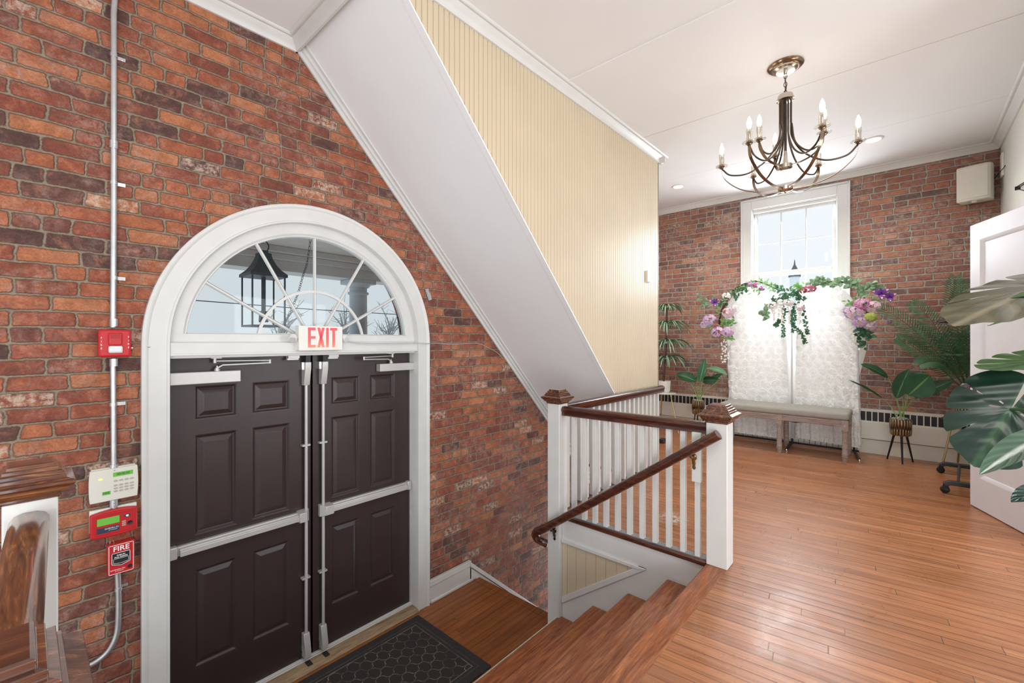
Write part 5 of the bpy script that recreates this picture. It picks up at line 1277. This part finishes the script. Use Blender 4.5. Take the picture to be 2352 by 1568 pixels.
# ------------------------------------------------------------------ floral garlands on the backdrop
def PF(u, v, dx=0): return at_x(u, v, 6.43 + dx)
fr_ = random.Random(11)
def rv(s_=1): return Vector((fr_.uniform(-1, 1), fr_.uniform(-1, 1), fr_.uniform(-1, 1))) * s_
def leaves(b, pts, n_, ll, wd, spread, droop=.1):
    for k in range(n_):
        p = pts[fr_.randrange(len(pts))] + rv(spread); d_ = rv(); d_.x = -abs(d_.x) * .6; d_.normalize(); L_ = ll * fr_.uniform(.7, 1.2)
        blade(b, p, p + d_ * L_, wd * fr_.uniform(.7, 1.15), Vector((-1, fr_.uniform(-.6, .6), fr_.uniform(-.3, .8))), droop, .2, 5, 2, .85)
def flower(b, c_, r_, n_, nrm, cup=.35, sh=.8):
    nrm = Vector(nrm).normalized(); a0 = fr_.uniform(0, 6); u_ = nrm.orthogonal().normalized(); v_ = nrm.cross(u_)
    for k in range(n_):
        a = a0 + 2 * PI * k / n_; d_ = u_ * math.cos(a) + v_ * math.sin(a)
        blade(b, c_, c_ + d_ * r_ + nrm * r_ * cup, r_ * sh, nrm, .1, .15, 3, 2, .75)
def hydrangea(parent, c_, R_, mats, n_=26, fr=.021, label=None):
    for m_ in mats:
        b = MB()
        for k in range(n_ // len(mats) + 1):
            d_ = rv(); d_.x = -abs(d_.x); d_.normalize(); q = Vector(c_) + Vector((d_.x * R_ * .6, d_.y * R_, d_.z * R_ * .85)); flower(b, q, fr, 4, d_ + Vector((-.3, 0, 0)), .2, .95)
        o = b.build('hydrangea_bloom', m_, parent, smooth=80)
        if label: o['label'] = label
def iris(parent, c_, r_):
    b = MB(); c_ = Vector(c_)
    for k in range(3):
        a = k * 2.1 + .4; d_ = Vector((-.35, math.cos(a), math.sin(a) * .8)); blade(b, c_, c_ + d_ * r_, r_ * .62, (-1, 0, .3), .2, -.2, 6, 3, .7); d2 = Vector((-.5, math.cos(a + 1.05) * .5, .55 + math.sin(a + 1) * .25)); blade(b, c_, c_ + d2 * r_ * .8, r_ * .4, (-1, 0, 0), .15, .3, 5, 2, .8)
    o = b.build('iris_bloom', M['purple'], parent, smooth=80); b = MB()
    for k in range(3):
        a = k * 2.1 + .4; d_ = Vector((-.45, math.cos(a), math.sin(a) * .8)); blade(b, c_ + d_ * r_ * .45, c_ + d_ * r_ * .9, r_ * .2, (-1, 0, .3), .25, 0, 3, 2, .8)
    b.build('petal_spot', M['ochre'], o)
def hoop(parent, px, r_=.010):
    path = catmull([PF(u, v, .02) for u, v in px], 8); b = MB()
    for s_ in (0, 2.1, 4.2): b.tube([p + Vector((.008 * math.cos(i * .5 + s_), .008 * math.sin(i * .5 + s_), .008 * math.sin(i * .5 + s_))) for i, p in enumerate(path)], .006, 5)
    b.build('vine_branch', M['branch'], parent); return path
# left garland
t = thing('floral_garland', 'left garland of lilac hydrangeas, purple iris and green leaves on a curved vine', 'garland', PF(1680, 700))
pth = hoop(t, [(1652, 745), (1655, 722), (1664, 700), (1680, 672), (1705, 655), (1735, 646), (1765, 655), (1792, 668)])
b = MB(); leaves(b, [PF(u, v) for u, v in ((1700, 664), (1715, 654), (1730, 650), (1745, 648), (1760, 652), (1775, 660), (1742, 668), (1725, 668))], 90, .05, .017, .035); b.build('fern_leaves', M['fern'], t, smooth=80)
b = MB(); leaves(b, [PF(u, v) for u, v in ((1700, 668), (1690, 680), (1710, 660), (1785, 660), (1790, 664), (1670, 685), (1660, 700))], 46, .055, .035, .03); b.build('green_leaves', M['ivy'], t, smooth=80)
b = MB(); leaves(b, [PF(u, v) for u, v in ((1608, 680), (1612, 688), (1620, 690), (1625, 698), (1618, 703), (1672, 678), (1665, 690), (1680, 675), (1640, 685))], 80, .038, .032, .028); b.build('eucalyptus_sprig', M['euca'], t, smooth=80)
b = MB(); leaves(b, [PF(u, v) for u, v in ((1650, 700), (1655, 715), (1668, 740), (1662, 738), (1680, 735), (1675, 745), (1650, 760), (1640, 762), (1670, 772), (1678, 778), (1630, 748))], 90, .055, .024, .04); b.build('filler_leaves', M['fern'], t, smooth=80)
hydrangea(t, PF(1630, 735, -.03), .085, [M['lilac'], M['pinkpetal']], 46); hydrangea(t, PF(1648, 762, -.03), .075, [M['lilac'], M['magenta'], M['blush']], 48)
hydrangea(t, PF(1672, 762, -.03), .075, [M['lilac'], M['pinkpetal']], 40); hydrangea(t, PF(1672, 718, -.02), .07, [M['blush'], M['pinkpetal']], 36); hydrangea(t, PF(1684, 708, -.02), .055, [M['blush'], M['whitepetal']], 30, .014)
hydrangea(t, PF(1618, 745, 0), .05, [M['lilac'], M['blush']], 22); hydrangea(t, PF(1722, 653, -.03), .038, [M['magenta'], M['lilac']], 26, .015); hydrangea(t, PF(1736, 655, -.03), .034, [M['magenta']], 18, .015)
hydrangea(t, PF(1750, 662, -.04), .028, [M['magenta']], 14, .015); hydrangea(t, PF(1668, 680, -.02), .05, [M['whitepetal']], 24, .018)
iris(t, PF(1643, 694, -.05), .085)
b = MB()
for k in range(30): p = PF(1664 + fr_.uniform(-8, 10), 780 + k * 1.8, 0); flower(b, p + rv(.012), .014, 4, (-1, fr_.uniform(-.6, .6), 0), .2, .9)
b.build('wisteria_strand', M['whitepetal'], t, smooth=80)
# centre garland with hanging white wisteria and ivy
t = thing('floral_garland', 'hanging centre garland of white wisteria and dark ivy over the drapes', 'garland', PF(1810, 690))
hoop(t, [(1772, 700), (1785, 692), (1800, 682), (1815, 676), (1832, 680), (1845, 690)])
b = MB(); leaves(b, [PF(u, v, -.02) for u, v in ((1795, 680), (1805, 675), (1815, 670), (1825, 672), (1835, 678), (1800, 688), (1812, 684), (1780, 690), (1840, 690))], 75, .055, .030, .03); b.build('ivy_leaves', M['ivy'], t, smooth=80)
b = MB(); leaves(b, [PF(u, v, -.02) for u, v in ((1757, 718), (1763, 728), (1760, 722))], 12, .075, .060, .02); leaves(b, [PF(1762, 702, -.02)], 8, .03, .02, .03); b.build('eucalyptus_sprig', M['euca'], t, smooth=80)
hydrangea(t, PF(1775, 702, -.05), .05, [M['blush'], M['whitepetal']], 26, .020); hydrangea(t, PF(1795, 695, -.05), .045, [M['whitepetal']], 20, .022); hydrangea(t, PF(1812, 694, -.06), .045, [M['whitepetal']], 20, .022); hydrangea(t, PF(1838, 705, -.05), .045, [M['whitepetal'], M['blush']], 24, .022)
for u0, v0_, v1_, du in ((1776, 705, 735, 2), (1797, 700, 742, 0), (1812, 700, 742, 1), (1838, 708, 745, 0), (1789, 700, 728, 0)):
    b = MB(); n_ = int((v1_ - v0_) / 1.3)
    for k in range(n_): f = 1 - k / n_; p = PF(u0 + du * k / n_, v0_ + (v1_ - v0_) * k / n_, -.05); flower(b, p + rv(.020 * f + .004), .013, 4, (-1, fr_.uniform(-.8, .8), fr_.uniform(-.4, .4)), .2, .95)
    b.build('wisteria_strand', M['whitepetal'], t, smooth=80)
for pp in (((1802, 705), (1800, 735), (1800, 772)), ((1822, 700), (1820, 740), (1842, 768), (1850, 788)), ((1845, 705), (1850, 740), (1856, 768)), ((1790, 735), (1785, 745), (1780, 748)), ((1826, 700), (1824, 730), (1822, 760))):
    path = catmull([PF(u, v, -.035) for u, v in pp], 7); b = MB(); b.tube(path, .002, 4)
    for p in path:
        for j in range(3): d_ = rv(); d_.x = -abs(d_.x) * .5; blade(b, p, p + d_.normalized() * .034, .020, (-1, fr_.uniform(-.5, .5), .2), .1, .1, 3, 2, .8)
    b.build('ivy_strand', M['ivy'], t, smooth=80)
# right garland
t = thing('floral_garland', 'right garland of pink and lilac hydrangeas, dark iris and eucalyptus on a curved vine', 'garland', PF(1970, 720))
hoop(t, [(1828, 672), (1845, 662), (1870, 655), (1900, 648), (1930, 647), (1955, 655), (1975, 672), (1988, 690), (1992, 712), (1990, 740)])
b = MB(); leaves(b, [PF(u, v) for u, v in ((1865, 650), (1880, 645), (1895, 646), (1910, 650), (1928, 644), (1945, 648), (1955, 652), (1970, 655), (1980, 662), (1990, 660), (2005, 655), (2012, 665), (2030, 664), (1985, 675), (1978, 672), (1960, 650))], 130, .060, .050, .030); b.build('eucalyptus_leaves', M['euca'], t, smooth=80)
b = MB(); leaves(b, [PF(u, v) for u, v in ((1838, 660), (1828, 658), (1850, 656), (1862, 652), (1960, 700), (1950, 695), (1975, 690), (2010, 690), (1985, 700))], 70, .05, .028, .03); b.build('filler_leaves', M['fern'], t, smooth=80)
b = MB(); leaves(b, [PF(u, v) for u, v in ((1972, 770), (1978, 760), (1985, 768), (1992, 775), (1978, 785), (1982, 795), (1990, 760), (1996, 768))], 60, .055, .034, .022); b.build('ivy_leaves', M['ivy'], t, smooth=80)
hydrangea(t, PF(1858, 662, -.05), .045, [M['crimson'], M['pinkpetal']], 26, .018, 'crimson bloom cluster'); hydrangea(t, PF(1845, 668, -.05), .03, [M['crimson']], 14, .016); hydrangea(t, PF(1868, 664, -.05), .03, [M['crimson']], 12, .016)
hydrangea(t, PF(1980, 700, -.05), .075, [M['magenta'], M['pinkpetal']], 46, .022); hydrangea(t, PF(1962, 718, -.05), .085, [M['lilac'], M['pinkpetal'], M['blush']], 60, .022); hydrangea(t, PF(2008, 705, -.04), .07, [M['blush'], M['pinkpetal']], 38, .023)
hydrangea(t, PF(1975, 738, -.05), .07, [M['pinkpetal'], M['lilac']], 40, .022); hydrangea(t, PF(1998, 746, -.03), .055, [M['lilac'], M['blush']], 28, .020); hydrangea(t, PF(1948, 712, -.03), .045, [M['lilac']], 20, .020); hydrangea(t, PF(2000, 728, -.06), .055, [M['limepetal']], 30, .020); hydrangea(t, PF(2042, 738, -.0), .02, [M['magenta'], M['lilac']], 10, .018)
iris(t, PF(2024, 674, -.05), .095); iris(t, PF(2044, 682, -.05), .075)
b = MB()
for k in range(40): p = PF(1958 + k * .25 + fr_.uniform(-6, 6), 750 + k * 1.3, -.02); flower(b, p + rv(.01), .014, 4, (-1, fr_.uniform(-.6, .6), 0), .2, .9)
b.build('wisteria_strand', M['whitepetal'], t, smooth=80)

# ------------------------------------------------------------------ foreground monstera
MP = Vector((2.15, -.78, 0))
t = thing('monstera_plant', 'large monstera with glossy split leaves reaching in from the right edge', 'potted plant', MP)
MB().lathe((MP.x, MP.y, 0), [(.13, 0), (.17, .30), (.165, .32), (.155, .30), (0, .29)], 32).build('pot', M['white'], t)
MB().tube([(MP.x, MP.y, .29), (MP.x + .02, MP.y + .01, .7), (MP.x + .01, MP.y + .03, 1.1)], .02, 10).build('trunk', M['stemdk'], t)
def monstera_leaf(name, origin, tip, nrm, size, mat, notches=((40, .55), (68, .50), (98, .45)), cup=.10, wscale=1.0, seed=0, back=.55, under=None):
    origin, tip = Vector(origin), Vector(tip); d_, n_, s_ = frame(tip - origin, nrm); L_ = (tip - origin).length; rr = random.Random(seed)
    NA, NR = 220, 12; nts = {s: [(a + rr.uniform(-4, 4), dp * rr.uniform(.85, 1.1), rr.uniform(.7, 1.3)) for a, dp in notches] for s in (-1, 1)}
    b = MB(); vs, uv_ = [], []
    hol = {s: [(a + 12, rr.uniform(.16, .24)) for a, dp in notches[1:]] for s in (-1, 1)}
    def Rad(th):
        a = abs(math.degrees(th)); sgn = 1 if th >= 0 else -1
        base = 1.0 - .12 * math.sin(math.radians(min(a, 90))) ** 2 if a < 90 else .88 - (.88 - back) * ((a - 90) / 85) ** 1.3
        if a < 14: base *= 1 + .05 * (1 - a / 14)
        r_ = base
        for na, dp, wd in nts[sgn]:
            x_ = abs(a - na)
            if x_ < wd * 2: r_ = base * (1 - dp * max(0, 1 - (x_ / (wd * 2)) ** 3))
            elif x_ < wd * 2 + 6: r_ = min(r_, base * (1 - .05 * (1 - (x_ - wd * 2) / 6) ** 2))
        return r_, base
    for i in range(NA + 1):
        th = math.radians(-174 + 348 * i / NA); r_, base = Rad(th)
        for j in range(NR + 1):
            q = j / NR * r_; a = abs(math.degrees(th))
            u_ = q * math.cos(th) * L_; v_ = q * math.sin(th) * L_ * wscale
            rib = min(abs(a - na + 13) for na, _, _ in nts[1 if th >= 0 else -1]) / 13.
            h = -cup * q * q * L_ + .016 * L_ * q * (min(1, rib) - .5) + .10 * abs(v_) * (1 if q < .5 else 1)
            vs.append(origin + d_ * u_ + s_ * v_ + n_ * h); uv_.append((min(1, .5 + .5 * q * math.cos(th)), .5 + .5 * q * math.sin(th)))
    fc = []
    for i in range(NA):
        th = -174 + 348 * (i + .5) / NA; sg = 1 if th >= 0 else -1
        for j in range(NR):
            q = (j + .5) / NR * Rad(math.radians(th))[0]
            if any(((abs(th) - ha) / 3.6) ** 2 + ((q - hq) / .055) ** 2 < 1 for ha, hq in hol[sg]): continue
            fc.append((i * (NR + 1) + j, (i + 1) * (NR + 1) + j, (i + 1) * (NR + 1) + j + 1, i * (NR + 1) + j + 1))
    b.add(vs, fc, uv_); o = b.build('leaf', mat, t, smooth=80); o['label'] = name
    MB().tube(bez(origin, (origin + Vector((MP.x, MP.y, origin.z + .05))) / 2 + Vector((0, 0, .05)), (MP.x, MP.y + .02, max(.35, min(1.1, origin.z - .15))), 12), .006, 8).build('petiole', M['stemdk'], t)
    return o
DF = 1.95
view = -ray(2270, 900).normalized()
monstera_leaf('large glossy leaf facing the room', at_d(2322, 940, DF), at_d(2242, 1062, DF), view + Vector((0, 0, .35)), .3, M['mon'], cup=.10, wscale=.80, seed=4, back=.62)
monstera_leaf('bronze-tinted leaf pointing left, seen almost edge-on', at_d(2400, 655, DF + .35), at_d(2205, 732, DF - .05), Vector((-.62, .05, 1)), .3, M['mon_bronze'], cup=.03, wscale=.26, seed=2, back=.35)
monstera_leaf('green leaf above the bronze one', at_d(2400, 655, DF + .45), at_d(2258, 678, DF + .25), Vector((-.1, .2, 1)), .25, M['mon_under'], cup=.08, wscale=.45, seed=5)
monstera_leaf('light green leaf underside with long fingers', at_d(2410, 705, DF + .15), at_d(2300, 745, DF + .1), Vector((-.5, .3, -.45)), .25, M['mon_under'], cup=.05, wscale=.6, seed=8, notches=((20, .7), (42, .7), (68, .65), (95, .6)))
monstera_leaf('small leaf at mid height', at_d(2400, 822, DF + .2), at_d(2268, 860, DF + .05), Vector((-.5, .35, -.8)), .25, M['mon_under'], cup=.06, wscale=.36, seed=9)
b = MB(); blade(b, at_d(2440, 985, 1.05), at_d(2250, 1090, 1.0), .062, view + Vector((0, 0, 1.2)), .04, .35, 20, 8, .9); o = b.build('leaf', M['silverleaf'], t, smooth=80); o['label'] = 'long silvery green leaf in front'
MB().tube([at_d(2440, 985, 1.05), (MP.x - .2, MP.y, .9), (MP.x, MP.y, .5)], .005, 6).build('petiole', M['stemdk'], t)
b = MB(); blade(b, at_d(2420, 1120, 1.5), at_d(2322, 1153, 1.45), .06, view + Vector((0, 0, 1)), .04, .3, 12, 6); b.build('leaf', M['mon'], t, smooth=80)['label'] = 'leaf tip low at the right edge'

# ------------------------------------------------------------------ chandelier and downlights
CX, CY = 3.789, .663
t = thing('chandelier', 'bronze chandelier with nine lit candle bulbs hanging from the white ceiling', 'chandelier', (CX, CY, ZC))
MB().lathe((CX, CY, 0), [(.115, ZC - .001), (.118, ZC - .008), (.106, ZC - .020), (.082, ZC - .026)], 40).build('canopy', M['bronze'], t, smooth=50)
MB().lathe((CX, CY, 0), [(.082, ZC - .024), (.080, ZC - .034), (.062, ZC - .040), (.060, ZC - .048), (.012, ZC - .052), (.012, ZC - .066), (0, ZC - .068)], 36).build('canopy_cap', M['nickel'], t, smooth=50)
zz = ZC - .068; k = 0; b = MB()
while zz > 3.18:
    ax_ = (1, 0) if k % 2 else (0, 1); b.tube([(CX + ax_[0] * .010 * math.cos(a), CY + ax_[1] * .010 * math.cos(a), zz - .014 + .019 * math.sin(a)) for a in [2 * PI * j / 14 for j in range(14)]], .0028, 6, closed=True); zz -= .031; k += 1
b.build('chain', M['bronze_dk'], t)
MB().tube(catmull([(CX + .004, CY, ZC - .07), (CX + .014, CY + .005, 3.27), (CX - .012, CY - .008, 3.20), (CX + .018, CY + .016, 3.175), (CX, CY, 3.15)], 5), .003, 6).build('cord', M['bronze_dk'], t)
MB().lathe((CX, CY, 0), [(.0, 3.165), (.046, 3.160), (.050, 3.150), (.050, 3.135), (.058, 3.130), (.058, 3.118), (.044, 3.112), (0, 3.11)], 28).build('top_cap', M['nickel'], t, smooth=50)
MB().cyl((CX, CY, 3.12), (CX, CY, 2.62), .009, n=14).build('centre_rod', M['bronze_dk'], t)
MB().lathe((CX, CY, 0), [(0, 2.60), (.03, 2.602), (.045, 2.612), (.045, 2.640), (.02, 2.646), (.016, 2.70), (.010, 2.74)], 28).build('inner_hub', M['nickel'], t, smooth=50)
MB().lathe((CX, CY, 0), [(0, 2.425), (.008, 2.43), (.010, 2.437), (.032, 2.440), (.048, 2.450), (.048, 2.475), (.030, 2.480), (0, 2.481)], 28).build('bottom_hub', M['nickel'], t, smooth=50)
def CP3(a, r_, z): return Vector((CX + r_ * math.cos(a), CY + r_ * math.sin(a), z))
specs = [(math.radians(a), .430, 2.700, 2.455, .045) for a in (42, 101, 160, 218, 281, 339)] + [(math.radians(a), .238, 2.785, 2.625, .040) for a in (147, 267, 27)]
for a, R_, zc_, zh, rh in specs:
    arm = MB().tube(catmull([CP3(a, .036, 3.115), CP3(a, .036, 2.95), CP3(a, .042, zc_ + .14), CP3(a, R_ * .26, zc_ + .01), CP3(a, R_ * .55, zc_ - .075), CP3(a, R_ * .84, zc_ - .07), CP3(a, R_ * .97, zc_ - .02), CP3(a, R_, zc_)], 6), .0062, 8).build('arm', M['bronze_dk'], t, smooth=60)
    sd = Vector((-math.sin(a), math.cos(a), 0)); path = catmull([CP3(a, R_, zc_), CP3(a, R_ * .96, zc_ - (zc_ - zh) * .35), CP3(a, R_ * .72, zc_ - (zc_ - zh) * .75), CP3(a, R_ * .40, zh + .01), CP3(a, rh, zh + .006)], 6)
    wd = .011; vs = []
    for p in path: vs += [p + sd * wd + Vector((0, 0, .002)), p - sd * wd + Vector((0, 0, .002)), p - sd * wd - Vector((0, 0, .002)), p + sd * wd - Vector((0, 0, .002))]
    m_ = MB(); m_.add(vs, [(i * 4 + k2, i * 4 + (k2 + 1) % 4, i * 4 + 4 + (k2 + 1) % 4, i * 4 + 4 + k2) for i in range(len(path) - 1) for k2 in range(4)]); m_.build('strap', M['bronze'], t, smooth=60)
    c_ = CP3(a, R_, zc_)
    MB().lathe(c_, [(0, -.006), (.014, -.004), (.018, .004), (.024, .008), (.022, .014), (0, .016)], 18).build('cup', M['bronze'], t, smooth=50)
    MB().lathe(c_, [(.020, .010), (.044, .012), (.046, .015), (.044, .018), (.018, .018)], 24).build('bobeche', M['clearglass'], t, smooth=50)
    MB().lathe(c_, [(.019, .018), (.020, .022), (.020, .105), (.0175, .105), (.0175, .022)], 16).build('glass_sleeve', M['clearglass'], t, smooth=50)
    MB().cyl(c_ + Vector((0, 0, .016)), c_ + Vector((0, 0, .108)), .0065, n=8).build('candle_stem', M['nickel'], t)
    MB().lathe(c_, [(.006, .106), (.012, .120), (.0165, .142), (.0150, .160), (.009, .180), (.002, .196), (0, .198)], 14).build('bulb', M['bulb'], t, smooth=80)
    lamp('bulb_glow', 'POINT', c_ + Vector((0, 0, .225)), 0.32, (1, .86, .70), .03)
DL = [(5.813, 2.244), (5.785, .237), (5.812, 1.224)]
for (x_, y_), lb in zip(DL, ('recessed ceiling downlight left, nearest the boarded wall corner', 'recessed ceiling downlight right of the chandelier', 'recessed ceiling downlight behind the chandelier')):
    t = thing('downlight', lb, 'ceiling light', (x_, y_, ZC), 'recessed downlights in the ceiling')
    MB().lathe((x_, y_, 0), [(.078, ZC - .001), (.080, ZC - .005), (.062, ZC - .009), (.056, ZC - .003), (.056, ZC - .001)], 32).build('trim_ring', M['white'], t, smooth=50)
    MB().lathe((x_, y_, 0), [(0, ZC - .004), (.052, ZC - .004), (.056, ZC - .002)], 28).build('lamp', M['can'], t)
    lamp('downlight_glow', 'SPOT', (x_, y_, ZC - .02), 40, (1, .96, .9), .05, rot=None, spot=2.4, target=(x_, y_, 0))

q = at_z(1519, 1018, 0)
tag(MB().box(q.x, q.x + .10, q.y - .03, q.y + .03, 0, .055).build('doorstop', M['gunmetal'], bevel=.006), 'small dark doorstop block on the floor just past the boarded wall corner', 'doorstop')
q = at_z(2347, 1252, 0)
tag(MB().prism([(0, 0), (.14, 0), (.14, .022), (0, .003)], lambda u, w_, d_: (q.x - u * .3 + d_, q.y - u, w_), 0, .035).build('door_wedge', M['tread'], bevel=.002), 'small brown wooden wedge on the floor at the right edge below the white door', 'wedge')
